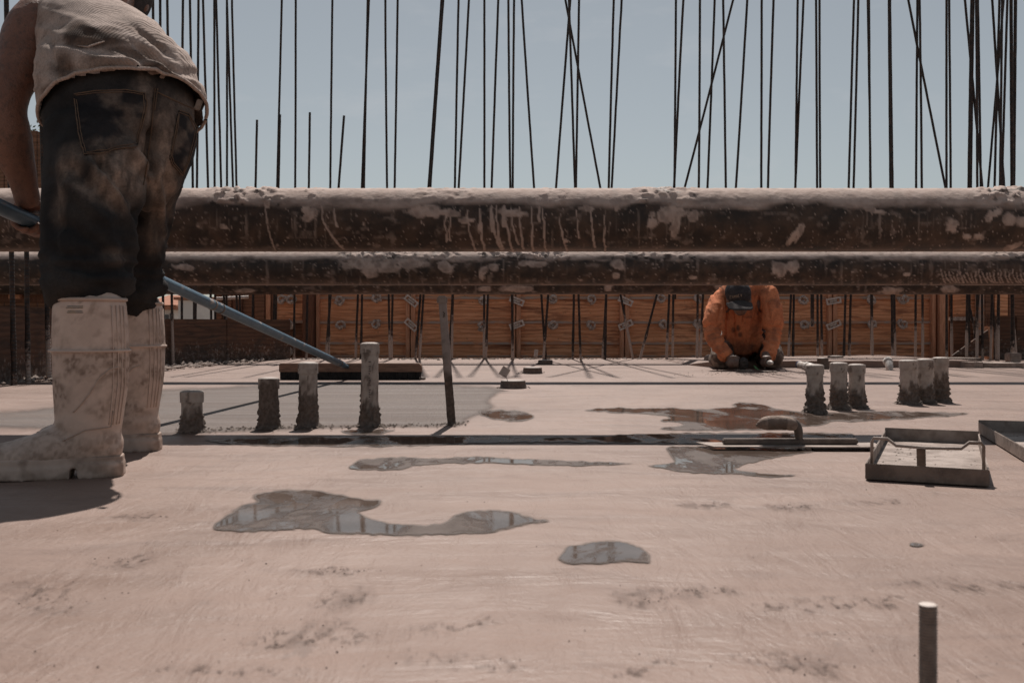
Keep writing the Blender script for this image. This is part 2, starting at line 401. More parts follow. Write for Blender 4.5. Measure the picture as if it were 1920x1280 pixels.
CONC = (.36, .295, .258); CONC_D = (.25, .2, .172)
MAT = dict(
    slab=make_slab_mat(), wet=make_wet_mat(), puddle=make_puddle_mat(), smudge=make_smudge_mat(),
    earth=mat_simple('bare_earth', (.16, .12, .09), (.24, .19, .15), 3, .95),
    pipe=mat_dirt('rusty_black_steel', (.031, .0235, .020), (.084, .054, .039), (.42, .325, .28), (.50, .40, .35), 15, .58, .92, .15, .35, 120, .003),
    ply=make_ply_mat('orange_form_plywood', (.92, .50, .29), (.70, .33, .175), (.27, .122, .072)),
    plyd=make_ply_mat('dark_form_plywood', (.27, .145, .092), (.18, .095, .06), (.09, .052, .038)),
    plys=make_ply_mat('splashed_form_plywood', (.165, .092, .062), (.11, .062, .044), (.06, .042, .034), (.36, .30, .265), .42),
    stud=mat_simple('stud_lumber', (.72, .40, .255), (.52, .26, .155), 14, .8, .3, 60, stretch=(6, 6, .6)),
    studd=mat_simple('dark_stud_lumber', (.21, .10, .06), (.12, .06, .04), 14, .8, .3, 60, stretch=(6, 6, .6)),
    rail=mat_simple('muddy_rail_lumber', (.60, .33, .21), (.48, .40, .35), 7, .85, .3, 60, .4, .6, stretch=(1, 1, 4)),
    rebar=make_rebar_mat(),
    conc=mat_simple('dried_concrete_crumbs', CONC, CONC_D, 30, .95, .5, 120),
    concd=mat_simple('damp_concrete_lumps', (.20, .16, .135), (.12, .095, .08), 30, .9, .5, 120),
    darkc=mat_simple('dark_grit', (.05, .035, .028), (.10, .07, .055), 60, .95, .5, 120),
    galv=mat_simple('galvanised_steel', (.70, .64, .60), (.50, .44, .40), 40, .45, .3, 120, metallic=.2),
    tie=mat_simple('caked_wire', (.66, .58, .53), (.34, .27, .23), 45, .8, .5, 140),
)
# ------------------------------------------------------------------ ground, slab, water
gb = MB(); gb.add([(-1500, -1500, -.8), (1500, -1500, -.8), (1500, 1500, -.8), (-1500, 1500, -.8)], [(0, 1, 2, 3)])
tag(gb.build('ground', MAT['earth']), kind='structure')
SLAB_END = 13.35 * KD
sb = MB(); sb.prism([(-3.4, -4), (7.5, -4), (7.5, SLAB_END), (-3.4, SLAB_END)], -.3, 0.0)
slab = tag(sb.build('concrete_slab', MAT['slab']), kind='structure')

def ground_sheet(name, pts, z, material, edge_px, rag=2.0, sx=3.0, sy=1.4, seed=0):
    poly = curve_poly(pts); xs = [p[0] for p in poly]; ys = [p[1] for p in poly]
    gx = np.arange(min(xs) - 14, max(xs) + 14, sx); gy = np.arange(min(ys) - 8, max(ys) + 8, sy)
    X, Y = np.meshgrid(gx, gy); x, y = X.ravel(), Y.ravel()
    n = fbm(np.stack([x / 14, y / 5, x * 0], 1), 4, seed) - .5
    sd_ = poly_sd(x, y, poly) + n * rag * 2
    d = (CAM_H - z) * FPX / (y - HOR)
    v = np.stack([(x - 960) * d / FPX, d, np.full_like(d, z)], 1)
    wet = smooth(-edge_px * .5, edge_px, -sd_); nx = len(gx); inside = sd_ < edge_px * .5
    fs = []
    for j in range(len(gy) - 1):
        a = j * nx
        for i in range(nx - 1):
            q = (a + i, a + nx + i, a + nx + i + 1, a + i + 1)
            if inside[q[0]] or inside[q[1]] or inside[q[2]] or inside[q[3]]: fs.append(q)
    used = np.unique(np.array(fs)); remap = -np.ones(len(v), int); remap[used] = np.arange(len(used))
    fs = [tuple(int(remap[i]) for i in f) for f in fs]; v = v[used]
    org = Vector(v.mean(0)); org.z = z
    return mesh_obj(name, v, fs, material, None, org, True, {'wet': wet[used]})

tag(ground_sheet('wet_concrete', [(-420, 806), (-420, 768), (-150, 768), (0, 772), (110, 762), (280, 748), (300, 731), (420, 725), (530, 719), (680, 716), (800, 718), (938, 727), (930, 740), (918, 752),
     (926, 762), (905, 774), (878, 786), (860, 797), (780, 800), (700, 800), (600, 803), (500, 807), (380, 812), (300, 815), (150, 806), (0, 802), (-200, 806)], .0008, MAT['wet'], 14, 4, 4.0, 1.4), kind='structure')
PUD = [
    [(655, 875), (672, 862), (700, 858), (760, 856), (815, 858), (860, 856), (920, 855), (965, 858), (1010, 861), (1060, 862), (1110, 864), (1150, 866), (1190, 868), (1150, 871), (1090, 873), (1040, 872), (990, 871), (930, 868), (870, 868), (820, 869), (780, 872), (750, 880), (700, 880), (665, 879)],
    [(400, 985), (420, 968), (450, 948), (480, 938), (472, 930), (490, 922), (540, 917), (590, 918), (640, 926), (680, 934), (712, 936), (712, 945), (690, 955), (675, 960), (700, 972), (740, 980), (790, 982), (830, 978), (850, 966), (880, 957), (930, 955), (970, 960), (1000, 969), (1033, 975), (1000, 980), (960, 988), (920, 997), (860, 1000), (800, 1002), (740, 1003), (680, 1000), (620, 1000), (590, 991), (540, 992), (480, 995), (430, 995), (405, 992)],
    [(1050, 1040), (1065, 1023), (1100, 1017), (1150, 1012), (1190, 1020), (1215, 1035), (1218, 1055), (1180, 1052), (1120, 1056), (1070, 1056), (1050, 1050)],
    [(1100, 768), (1150, 763), (1220, 765), (1260, 762), (1285, 765), (1330, 766), (1375, 762), (1372, 757), (1390, 754), (1430, 757), (1460, 765), (1500, 770), (1560, 772), (1640, 769), (1700, 770), (1760, 772), (1815, 774), (1780, 780), (1700, 785), (1650, 788), (1600, 790), (1560, 790), (1540, 797), (1500, 800), (1470, 804), (1400, 806), (1250, 806), (1245, 800), (1280, 795), (1240, 788), (1255, 783), (1230, 778), (1150, 773), (1110, 770)],
    [(1215, 872), (1260, 865), (1255, 848), (1250, 838), (1300, 835), (1500, 835), (1520, 847), (1450, 858), (1380, 876), (1420, 885), (1490, 890), (1450, 894), (1380, 888), (1320, 887), (1270, 883), (1240, 877)],
    [(385, 826), (420, 822), (500, 820), (700, 816), (900, 817), (1000, 819), (1100, 817), (1200, 812), (1300, 810), (1560, 810), (1600, 815), (1560, 830), (1300, 832), (1100, 830), (1000, 829), (860, 833), (700, 837), (560, 836), (450, 834)],
    [(898, 768), (940, 767), (990, 772), (1002, 782), (975, 790), (930, 786), (903, 779)],
    [(640, 806), (700, 803), (740, 806), (710, 813), (660, 814)],
    [(1706, 1018), (1718, 1016), (1734, 1019), (1724, 1024), (1710, 1023)]]
for i, p in enumerate(PUD):
    tag(ground_sheet('puddle', p, .0018, MAT['puddle'], 12 if i in (1, 2) else 8, 5.0, 2.6, 1.0, i), kind='structure')

def ell(cx, cy, rx, ry, tilt=0.0, n=14):
    return [(cx + rx * math.cos(t) * random.uniform(.75, 1.15), cy + ry * math.sin(t) * random.uniform(.75, 1.15) + tilt * rx * math.cos(t)) for t in [2 * math.pi * k / n for k in range(n)]]
for i, (cx, cy, rx, ry, tl) in enumerate(((235, 1052, 70, 14, -.10), (270, 968, 60, 9, 0), (560, 1190, 120, 26, -.18), (625, 1068, 70, 9, 0), (1225, 1118, 95, 24, 0), (1330, 1106, 60, 12, 0), (1490, 948, 60, 10, -.05), (1490, 1245, 110, 30, .15), (1560, 1130, 190, 16, -.03), (1800, 1095, 150, 14, .04), (90, 1120, 80, 34, .05), (640, 1125, 70, 24, -.25),
                                           (1320, 945, 60, 10, 0), (800, 1180, 200, 14, -.12), (1220, 1250, 90, 14, -.2), (420, 1255, 160, 12, 0), (1650, 940, 60, 6, 0), (860, 1240, 120, 22, .1))):
    tag(ground_sheet('mud_smear', ell(cx, cy, rx, ry, tl), .0010 + .00003 * i, MAT['smudge'], max(14, ry * 1.6), 8.0, 5.0, 2.0, 40 + i), kind='structure')
def crumb_mesh(items):
    """items: (x, y, z, size) irregular little lumps"""
    mb = MB()
    for (x, y, z, s) in items:
        vs = []
        for dx, dy, dz in ((1, 0, 0), (0, 1, 0), (-1, 0, 0), (0, -1, 0), (.1, .1, 1), (0, 0, -.6)):
            k = s * random.uniform(.55, 1.25); vs.append((x + dx * k * 1.2, y + dy * k, z + dz * k * .7))
        mb.add(vs, [(0, 1, 4), (1, 2, 4), (2, 3, 4), (3, 0, 4), (1, 0, 5), (2, 1, 5), (3, 2, 5), (0, 3, 5)])
    return mb
def crumbs(name, items, material, parent=None, label=None, cat=None):
    o = crumb_mesh(items).build(name, material, parent); o['kind'] = 'stuff'
    if label: o['label'] = label
    if cat: o['category'] = cat
    return o
# grit scattered over the slab, denser in a few trampled spots (photo rows and columns of the spots)
it = []
for k in range(170):
    g = G(random.uniform(-60, 1980), 1290 - 470 * random.random() ** 1.5); it.append((g.x, g.y, .001, random.uniform(.0004, .0013)))
for (cx, cy, wx, wy, n) in ((230, 1050, 60, 10, 26), (500, 1050, 40, 8, 10), (560, 1190, 90, 18, 26), (640, 1070, 55, 5, 26), (1260, 1115, 60, 10, 24), (1210, 1128, 30, 8, 16), (1330, 1105, 40, 8, 16), (1480, 948, 40, 6, 26), (1500, 1250, 60, 16, 20), (300, 970, 50, 6, 24), (1640, 1210, 90, 25, 14), (130, 1100, 90, 30, 16)):
    for k in range(n // 2 + 2):
        g = G(random.gauss(cx, wx * .7), random.gauss(cy, wy * .6)); it.append((g.x, g.y, .0005, .0004 + .0014 * random.random() ** 2.5))
crumbs('loose_grit', it, MAT['darkc'], None, 'dark grit scattered over the troweled concrete slab', 'grit')
# crumbs pushed up where the broomed strip meets the pipe stubs
it = []
for k in range(260):
    x = random.uniform(330, 880); g = G(x, 808 - (x - 330) * .021 + random.gauss(0, 2.2)); it.append((g.x, g.y, .004, random.uniform(.002, .006) * (1.6 if random.random() < .12 else 1)))
crumbs('pushed_up_crumbs', it, MAT['concd'], None, 'line of wet concrete crumbs at the foot of the left pipe stubs', 'crumbs')

# raised strip of older concrete behind the kneeling man, its edge tapering out on the left
kb = MB()
xl0, xl1, xr = (1296 - 960) * 10.9 / FO, (1345 - 960) * 10.35 / FO, 3.55
y0_, y1_, y2_ = 11.2 * KD, 10.42 * KD, 10.55 * KD
zt = .052
kb.add([(xl0, y0_, 0), (xl1, y1_, 0), (xr, y2_, 0), (xr, SLAB_END, 0), (xl0, SLAB_END, 0),
        (xl0, y0_, .003), (xl1, y1_, zt), (xr, y2_, zt), (xr, SLAB_END, .03), (xl0, SLAB_END, .003)],
       [(0, 1, 6, 5), (1, 2, 7, 6), (2, 3, 8, 7), (3, 4, 9, 8), (4, 0, 5, 9), (5, 6, 9), (6, 7, 8), (6, 8, 9)])
tag(kb.build('slab_step', MAT['slab']), kind='structure')

# ------------------------------------------------------------------ the three pipes across the view
def draw_mask(w, h, items, seed):
    """paints splats, runs and specks into a mask (pixels of the photo's pipe face)"""
    m = np.zeros((h, w), np.float32); r = np.random.default_rng(seed)
    yy, xx = np.mgrid[0:h, 0:w]
    nzf = fbm(np.stack([xx.ravel() / 9., yy.ravel() / 9., xx.ravel() * 0.], 1), 4, seed).reshape(h, w)
    for k in items:
        if k[0] == 'blob':
            _, cx, cy, rx, ry, rot = k; c, s = math.cos(rot), math.sin(rot)
            x0, x1 = int(max(0, cx - rx - ry - 6)), int(min(w, cx + rx + ry + 6))
            X = xx[:, x0:x1] - cx; Y = yy[:, x0:x1] - cy
            d = np.hypot((X * c + Y * s) / rx, (-X * s + Y * c) / ry) + (nzf[:, x0:x1] - .5) * 1.3
            m[:, x0:x1] = np.maximum(m[:, x0:x1], smooth(1.10, .80, d) * (.55 + .45 * smooth(.25, .6, nzf[:, x0:x1])))
        elif k[0] == 'run':
            _, cx, y0, y1, wd, drift = k; x0, x1 = int(max(0, cx - 30)), int(min(w, cx + 30 + abs(drift)))
            Y = yy[:, x0:x1]; t = np.clip((Y - y0) / max(1, y1 - y0), 0, 1)
            ctr = cx + drift * t ** 2.2 + (fbm(np.stack([(Y / 13.).ravel(), np.full(Y.size, cx * .37), Y.ravel() * 0.], 1), 2, 3).reshape(Y.shape) - .5) * 5
            d = np.abs(xx[:, x0:x1] - ctr) - wd * (.8 + .7 * t) * .5
            mk = smooth(.9, -.5, d) * ((Y >= y0) & (Y <= y1)); m[:, x0:x1] = np.maximum(m[:, x0:x1], mk * .85)
    fx = fbm(np.stack([xx.ravel() / 3., yy.ravel() / 70., xx.ravel() * 0.], 1), 3, seed + 2).reshape(h, w)
    pz = fbm(np.stack([xx.ravel() / 120., yy.ravel() / 60., xx.ravel() * 0. + 5], 1), 3, seed + 4).reshape(h, w)
    m = np.maximum(m, smooth(.60, .82, fx) * smooth(.46, .66, pz) * .42)
    m = np.maximum(m, smooth(.62, .80, fbm(np.stack([xx.ravel() / 14., yy.ravel() / 9., xx.ravel() * 0. + 9], 1), 5, seed + 6).reshape(h, w)) * .32)
    for k in range(int(w * h / 70)):
        cx, cy = r.uniform(0, w), r.uniform(0, h); rx = r.uniform(.4, 1.2) * (2.6 if r.random() < .05 else 1); ry = rx * r.uniform(.5, 1)
        x0, x1, y0, y1 = int(max(0, cx - 5)), int(min(w, cx + 6)), int(max(0, cy - 5)), int(min(h, cy + 6))
        d = np.hypot((xx[y0:y1, x0:x1] - cx) / rx, (yy[y0:y1, x0:x1] - cy) / ry)
        m[y0:y1, x0:x1] = np.maximum(m[y0:y1, x0:x1], smooth(1.3, .6, d) * r.uniform(.3, .9))
    return m

def make_pipe(depth, ctr_px, rad, items, lumps, label, seed, crust, dx_px=2.2, n_front=70):
    ctr = P(960, ctr_px, depth); r = rad
    half = 1.04 * 960 * depth / FO
    dx = dx_px * depth / FO
    xs = np.concatenate([np.linspace(-7, -half - .05, 12), np.arange(-half, half, dx), np.linspace(half + .05, 7, 12)])
    # angle from straight up, towards the camera; dense on the camera side
    an = np.concatenate([np.linspace(R(-40), R(175), n_front), np.linspace(R(175), R(320), 20)[1:-1]])
    X, A = np.meshgrid(xs, an, indexing='ij'); sh = X.shape
    x = X.ravel(); a = A.ravel(); ny = -np.sin(a); nzv = np.cos(a)
    pts = np.stack([x, ctr.y + r * ny, ctr.z + r * nzv], 1)
    px, py = proj(pts)
    y_top = ctr_px - r * FO / depth; h = int(2 * r * FO / depth) + 4
    m = draw_mask(1960, h, items, seed)
    ix = np.clip((px + 20).astype(int), 0, 1959); iy = np.clip((py - y_top).astype(int), 0, h - 1)
    face = m[iy, ix] * (ny < 0.2)
    p3 = np.stack([x * 9, a * 3.2, x * 0], 1)
    n1 = fbm(p3, 5, seed + 5); n2 = fbm(np.stack([x * 55, a * 9, x * 0], 1), 4, seed + 9)
    top = smooth(R(crust + 9), R(crust - 9), np.abs(a) + (n1 - .5) * R(38)) * smooth(.12, .4, n2 + .30 + .2 * (np.abs(a) < R(30)))  # crust plus painted sunlit band: pale colour reaches down to where sunlight ends
    lump = np.zeros_like(x)
    for (a0, a1, amp) in lumps:
        lump += amp * smooth(a0 - 22, a0 + 22, px) * smooth(a1 + 22, a1 - 22, px)
    band = smooth(R(70), R(38), np.abs(a - R(12)))
    rough = smooth(.50, .72, n2) * band * (0.0009 + lump)
    chips = smooth(.60, .66, fbm(np.stack([x * 30, a * 5, x * 0 + 4], 1), 4, seed + 3)) * band * (.35 + .65 * (lump > .002))
    foot = smooth(R(150), R(172), a) * .5 * smooth(.35, .6, n1)            # paler in patches along the underside
    dirt = np.clip(np.maximum(np.maximum(top, face), foot) - chips * .75, 0, 1)
    disp = face * .0018 + top * .0025 + rough
    pts = np.stack([x, ctr.y + (r + disp) * ny, ctr.z + (r + disp) * nzv], 1)
    nA = sh[1]; fs = []
    for i in range(sh[0] - 1):
        b0, b1 = i * nA, (i + 1) * nA
        for j in range(nA):
            j2 = (j + 1) % nA; fs.append((b0 + j, b0 + j2, b1 + j2, b1 + j))
    fs.append(tuple(range(nA - 1, -1, -1))); fs.append(tuple((sh[0] - 1) * nA + j for j in range(nA)))
    o = mesh_obj('steel_pipe', pts, fs, MAT['pipe'], None, (0, ctr.y, ctr.z - r), True, {'dirt': dirt})
    return tag(o, label, 'pipe', 'steel pipes spanning the slab')
B_, Rn = 'blob', 'run'
D1, D2, D3 = 4.62, 8.37, 11.92
it1 = [(B_, 580, 48, 12, 16, .9), (B_, 572, 38, 8, 10, .9), (B_, 690, 22, 12, 6, .2), (B_, 800, 40, 38, 13, .1), (B_, 838, 44, 22, 8, .2), (B_, 500, 28, 7, 9, .3), (B_, 900, 70, 6, 10, .1), (B_, 880, 56, 12, 4, .1), (B_, 868, 60, 10, 4, .3),
       (B_, 1255, 46, 36, 16, -.2), (B_, 1300, 50, 12, 10, -.4), (B_, 1222, 62, 14, 10, -.3), (B_, 1268, 64, 9, 30, .35), (B_, 1490, 84, 26, 6, -1.0), (B_, 1500, 80, 22, 4, -1.05), (B_, 1484, 90, 16, 4, -.9), (B_, 1784, 68, 13, 14, 0), (B_, 1855, 50, 8, 12, .3), (B_, 1868, 44, 8, 14, .5),
       (B_, 1892, 56, 12, 14, .3), (B_, 1920, 60, 16, 10, .1), (B_, 1812, 88, 9, 6, 0), (B_, 1834, 88, 9, 7, 0), (B_, 1896, 108, 18, 5, -.4), (B_, 1156, 34, 6, 8, 0), (B_, 960, 44, 26, 7, .1), (B_, 1100, 36, 14, 5, .1), (B_, 1400, 34, 24, 5, .1), (B_, 1640, 40, 20, 5, .2), (B_, 1060, 96, 6, 4, 0), (B_, 420, 70, 8, 4, .3)]
for cx, y0, y1, wd, dr in ((838, 40, 98, 2, 3), (846, 40, 96, 2, 2), (880, 40, 116, 2.5, 16), (904, 36, 114, 3, 8), (926, 34, 114, 3.5, 18), (934, 30, 112, 3, 12), (952, 36, 116, 3, 14), (962, 36, 104, 2, 14), (978, 32, 112, 2.5, 6), (1000, 34, 116, 2.5, 4), (1022, 36, 116, 2.5, 6), (1054, 44, 116, 2.5, 14), (1084, 40, 90, 2, 4), (1112, 40, 108, 3, 6),
                           (1136, 36, 116, 2, 2), (502, 30, 116, 2, 20), (606, 30, 112, 3.5, 42), (630, 36, 70, 3, 6), (924, 30, 80, 5, 3), (948, 30, 70, 7, 2), (1014, 34, 60, 3, 2)):
    it1.append((Rn, cx + 20 - 4, y0, y1, wd, dr))
it1 = [(k[0], k[1] + 20, *k[2:]) if k[0] == B_ else k for k in it1]
make_pipe(D1, 413.5, 117 / 2 * D1 / FO, it1, [(395, 520, .006), (560, 610, .003), (1185, 1300, .005), (780, 890, .002), (1000, 1080, .002), (1840, 1990, .008)],
          'thick rusty steel pipe nearest the camera, streaked with concrete runs', 11, 66)
it2 = [(B_, 700, 26, 62, 14, .05), (B_, 690, 40, 16, 10, .3), (B_, 770, 22, 34, 10, 0), (B_, 835, 30, 16, 12, .4), (B_, 905, 40, 8, 14, .4), (B_, 925, 30, 8, 8, .3), (B_, 1460, 36, 20, 14, .1), (B_, 1485, 30, 14, 12, .2), (B_, 1155, 46, 8, 6, 0), (B_, 1300, 50, 8, 4, 0), (B_, 345, 30, 20, 6, .1), (B_, 1000, 24, 30, 6, 0), (B_, 1160, 26, 14, 10, .2), (B_, 1700, 44, 10, 4, 0)]
for k in range(26): it2.append((Rn, 1765 + k * 7, 34 + random.uniform(0, 8), 60, 1.6, random.uniform(4, 12)))
it2 = [(k[0], k[1] + 20, *k[2:]) for k in it2]
make_pipe(D2, 502.5, 65 / 2 * D2 / FO, it2, [(640, 860, .008), (900, 1060, .01), (1160, 1300, .006), (1840, 1960, .006)],
          'middle rusty steel pipe seen just under the thickest one', 23, 64, 2.6, 54)
it3 = [(B_, 990, 36, 30, 7, 0), (B_, 930, 36, 14, 5, 0), (B_, 1160, 34, 10, 9, 0), (B_, 1375, 36, 16, 6, .3), (B_, 1690, 40, 22, 8, 0), (B_, 1800, 36, 16, 8, 0), (B_, 480, 40, 20, 4, 0)]
make_pipe(D3, 528.5, 47 / 2 * D3 / FO, it3, [(900, 1060, .008)], 'farthest rusty pipe, low in front of the orange formwork', 31, 55, 3.2, 40)

# ------------------------------------------------------------------ formwork along the back edge
DW = 14.15
def wp(px, py, d=DW): return P(px, py, d)
def box_px(mb, x0, x1, y0, y1, d, thick, bev=.004, jit=0.0):
    """board facing the camera spanning photo columns x0..x1 and rows y0..y1, its face d metres away"""
    a, c = P(x0, y1, d), P(x1, y0, d)
    mb.bbox(((a.x + c.x) / 2, a.y + thick / 2 + jit, (a.z + c.z) / 2), (c.x - a.x, thick, c.z - a.z), bev); return mb
YT = 497                                              # top edge row of the wall, hidden behind the pipes
secs = [590, 770, 968, 1172, 1367, 1562, 1757]
names_sec = ['leftmost orange plywood form panel, beside the brown corner post', 'orange plywood form panel right behind the leaning stake', 'orange plywood form panel between the leaning stake and the kneeling man, beside the stake',
             'orange plywood form panel just left of the kneeling man', 'orange plywood form panel just right of the kneeling man', 'rightmost orange plywood form panel, beside the paired brown studs']
clip_ang = {770: [38, 42], 968: [22, -20], 1172: [24, -24], 1562: [-10, -22]}
def clip_piece(px, py, ang, d, parent):
    c = P(px, py, d); rot = Matrix.Rotation(R(ang), 3, 'Y'); s = d / FO; mb = MB()
    w, h, t = 28 * s, 12 * s, 3.2 * s
    for (dx, dz, sx, sz) in ((0, h / 2 - t / 2, w, t), (0, -h / 2 + t / 2, w, t), (-w / 2 + t / 2, 0, t, h - 2 * t), (w / 2 - t / 2, 0, t, h - 2 * t)):
        mb.box(c + rot @ Vector((dx, 0, dz)), (sx, .02, sz), rot)
    mb.box(c + rot @ Vector((0, .012, 0)), (w * .5, .01, h * .3), rot)
    return mb.build('wedge_clip', MAT['galv'], parent)
def tie_ring(px, py, d, parent):
    c = P(px, py, d); r = 8.5 * d / FO; mb = MB(); pts = []; rad = []
    a0 = random.uniform(0, 6); 
    for k in range(15):
        a = a0 + k / 14 * 6.9; rr = r * (1 - .035 * k) * random.uniform(.88, 1.12)
        pts.append(c + Vector((rr * math.cos(a), -.012 - .003 * k, rr * math.sin(a)))); rad.append(random.uniform(.010, .021))
    mb.tube(pts, rad, 7); mb.ellipsoid(c + Vector((0, .0, -.02)), (r * .5, .02, r * .6), None, 8, 6)
    return mb.build('tie_ring', MAT['tie'], parent, None, True)
rings = [637, 705, 905, 1037, 1107, 1240, 1306, 1506, 1632, 1692]
for i in range(6):
    x0, x1 = secs[i], secs[i + 1]
    base = P((x0 + x1) / 2, HOR + CAM_H * FO / DW, DW); base.z = -.8
    t = empty('plywood_formwork', base, names_sec[i], 'formwork', 'orange form panels along the back edge')
    for (ya, yb) in ((YT, 556), (561, 602), (607, 641), (646, 666), (668, 800)):
        o = box_px(MB(), x0 + 1, x1 - 1, ya, yb, DW + .035 + random.uniform(0, .006), .018, .002).build('plywood_sheet', MAT['ply'], t)
    for (ya, yb, th) in ((556, 561, .05), (602, 607, .045), (641, 646, .05), (666, 669, .03)):
        box_px(MB(), x0 + 1.5, x1 - 1.5, ya, yb, DW + .035 - th * random.uniform(.5, .8), th, .006).build('rail', MAT['rail'], t)
    for (xa, xb) in ((x0 - (0 if i else -2), x0 + 8.5), (x1 - 9.5, x1 - 2)):
        box_px(MB(), xa, xb, YT - 6, 760, DW - .05, .075, .004).build('stud', MAT['stud'], t)
    box_px(MB(), x1 - 5, x1 + 5, YT, 760, DW + .066, .02, .003).build('gap_backing', MAT['studd'], t)  # strip added to block bright light leaking through the panel joint
    for px in rings:
        if x0 < px < x1:
            tie_ring(px + random.uniform(-2, 2), 561 + random.uniform(-2, 2), DW - .03, t); tie_ring(px + random.uniform(-2, 2), 609 + random.uniform(-2, 2), DW - .03, t)
    for px in clip_ang:
        if x1 == px:
            clip_piece(px + 1, 564, clip_ang[px][0], DW - .075, t); clip_piece(px + 1, 609, clip_ang[px][1], DW - .075, t)

# left corner: post, short return panel and a run of dark upright boards
lc = empty('formwork_corner', Vector((P(540, 672, DW).x, DW * KD, -.8)), 'dark timber form corner with upright boards left of the orange panels', 'formwork')
box_px(MB(), 567, 588, YT, 760, DW - .14, .14, .006).build('corner_post', MAT['studd'], lc)
box_px(MB(), 515, 566, YT, 600, DW + .10, .02, .003).build('plywood_sheet', MAT['ply'], lc)
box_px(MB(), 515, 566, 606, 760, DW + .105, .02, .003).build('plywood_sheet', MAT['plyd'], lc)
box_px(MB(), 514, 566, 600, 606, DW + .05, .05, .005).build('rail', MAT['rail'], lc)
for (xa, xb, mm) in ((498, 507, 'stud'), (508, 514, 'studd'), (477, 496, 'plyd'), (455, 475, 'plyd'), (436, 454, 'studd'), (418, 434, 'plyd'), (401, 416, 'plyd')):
    box_px(MB(), xa, xb, YT, 760, DW - .02 + random.uniform(-.05, .06), .04, .004).build('upright_board', MAT[mm], lc)
for px in (529, 546): tie_ring(px, 562, DW + .05, lc); tie_ring(px, 609, DW + .05, lc)
tie_ring(541, 658, DW + .05, lc)
# braces leaning in the corner
for (a, b, dd, mm, lb) in (((412, 641), (444, 676), 12.7, 'stud', 'upper of two thin timber offcuts leaning in the left corner'), ((408, 636), (450, 664), 12.9, 'studd', 'darker thin timber offcut leaning in the left corner')):
    p0, p1 = P(*a, dd + .15), P(*b, dd); p1.z = max(p1.z, .012)
    q = (p1 - p0); rot = q.to_track_quat('X', 'Z').to_matrix(); mb = MB(); mb.bbox((p0 + p1) / 2, (q.length, .03, .022), .003, rot)
    tag(mb.build('timber_offcut', MAT[mm], None, p1), lb, 'offcut', 'offcuts in the left corner')
mb = MB(); a, b = P(382, 629, 12.6), P(452, 617, 12.8); mb.tube([a, (a + b) / 2, b], .011, 8)
tag(mb.build('cross_bar', MAT['rebar'], None, a), 'short muddy cross bar tied low across the left corner bars', 'rebar')
mb = MB(); a, b = P(402, 560, 13.3), P(466, 557, 13.4); mb.tube([a, (a + b) / 2, b], .016, 8)
tag(mb.build('cross_bar', MAT['galv'], None, a), 'short pale horizontal bar under the pipes in the left corner', 'bar')

# low splashed side forms on the left, running away from the camera
def side_form(pa, pb, h, label, mat_):
    a, b = Vector((pa[0], pa[1] * KD, 0)), Vector((pb[0], pb[1] * KD, 0)); q = b - a; rot = Matrix.Rotation(math.atan2(q.y, q.x), 3, 'Z')
    t = empty('side_form', Vector((a.x, a.y, -.3)), label, 'formwork', 'low side forms')
    n = max(1, round(q.length / 1.2))
    for k in range(n):
        c = a + q * ((k + .5) / n); MB().bbox((c.x, c.y, h / 2 - .15), (q.length / n - .006, .02, h + .3), .003, rot).build('plywood_sheet', MAT[mat_], t)
    nrm = rot @ Vector((0, 1, 0)); nrm = nrm if nrm.x < 0 else -nrm
    c = a + q * .5 + nrm * .035; MB().bbox((c.x, c.y, h - .05), (q.length, .045, .09), .004, rot).build('rail', MAT['studd'], t)
    return t
side_form((-2.86, 4.2), (-2.80, 10.2), .43, 'long splashed brown side form behind the standing man', 'plys')
side_form((-2.79, 10.6), (-2.10, 13.1), .37, 'short splashed side form in the left corner below the little house', 'plys')
# rubble along that side
it = []
for k in range(420):
    t_ = random.random() ** .7; px = -40 + t_ * 560; y = 723 - px * .088 if px < 300 else 697 - (px - 300) * .1
    g = G(px, y - random.uniform(0, 7)); it.append((g.x, g.y, random.uniform(0, .02), random.uniform(.006, .03)))
crumbs('concrete_rubble', it, MAT['conc'], None, 'pale broken concrete rubble along the left side form', 'rubble')
it = []
for k in range(420):
    g = G(random.uniform(500, 1330), 672.6 + abs(random.gauss(0, .8))); it.append((g.x, g.y, .004, random.uniform(.004, .018)))
for k in range(150):
    g = G(random.uniform(1340, 1800), 672, .04); it.append((g.x, min(g.y, 9.45) - abs(random.gauss(0, .2)), .035, random.uniform(.005, .02)))
crumbs('edge_crumbs', it, MAT['concd'], None, 'dark crumbs along the back edge at the foot of the bars', 'crumbs')
it = []
for k in range(260):
    g = G(random.gauss(1420, 60), random.uniform(694, 704)); it.append((g.x, g.y, .001, random.uniform(.002, .007)))
crumbs('float_crumbs', it, MAT['conc'], None, 'fine crumbs on the rough concrete around the kneeling man', 'crumbs')

# tall hoarding beyond the left side with a shrub showing over it
DH = 12.2
hd = empty('hoarding', Vector((P(-40, 672, DH).x, DH * KD, -.8)), 'tall brown board hoarding at the far left behind the bent man', 'hoarding')
xs_ = [-330, -230, -140, -60, 8, 70, 130, 190, 250]
for k in range(len(xs_) - 1):
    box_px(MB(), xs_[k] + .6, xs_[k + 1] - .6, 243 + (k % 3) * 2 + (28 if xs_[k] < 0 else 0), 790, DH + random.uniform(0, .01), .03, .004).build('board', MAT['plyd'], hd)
box_px(MB(), 89, 103, 146, 790, DH - .07, .06, .004).build('post', MAT['stud'], hd)
box_px(MB(), -330, 250, 548, 566, DH - .05, .045, .004).build('rail', MAT['studd'], hd)
box_px(MB(), 15, 38, 538, 560, DH - .10, .05, .004).build('block', MAT['stud'], hd)
sh_mat = mat_simple('shrub_leaf', (.06, .085, .03), (.13, .14, .06), 30, .7)
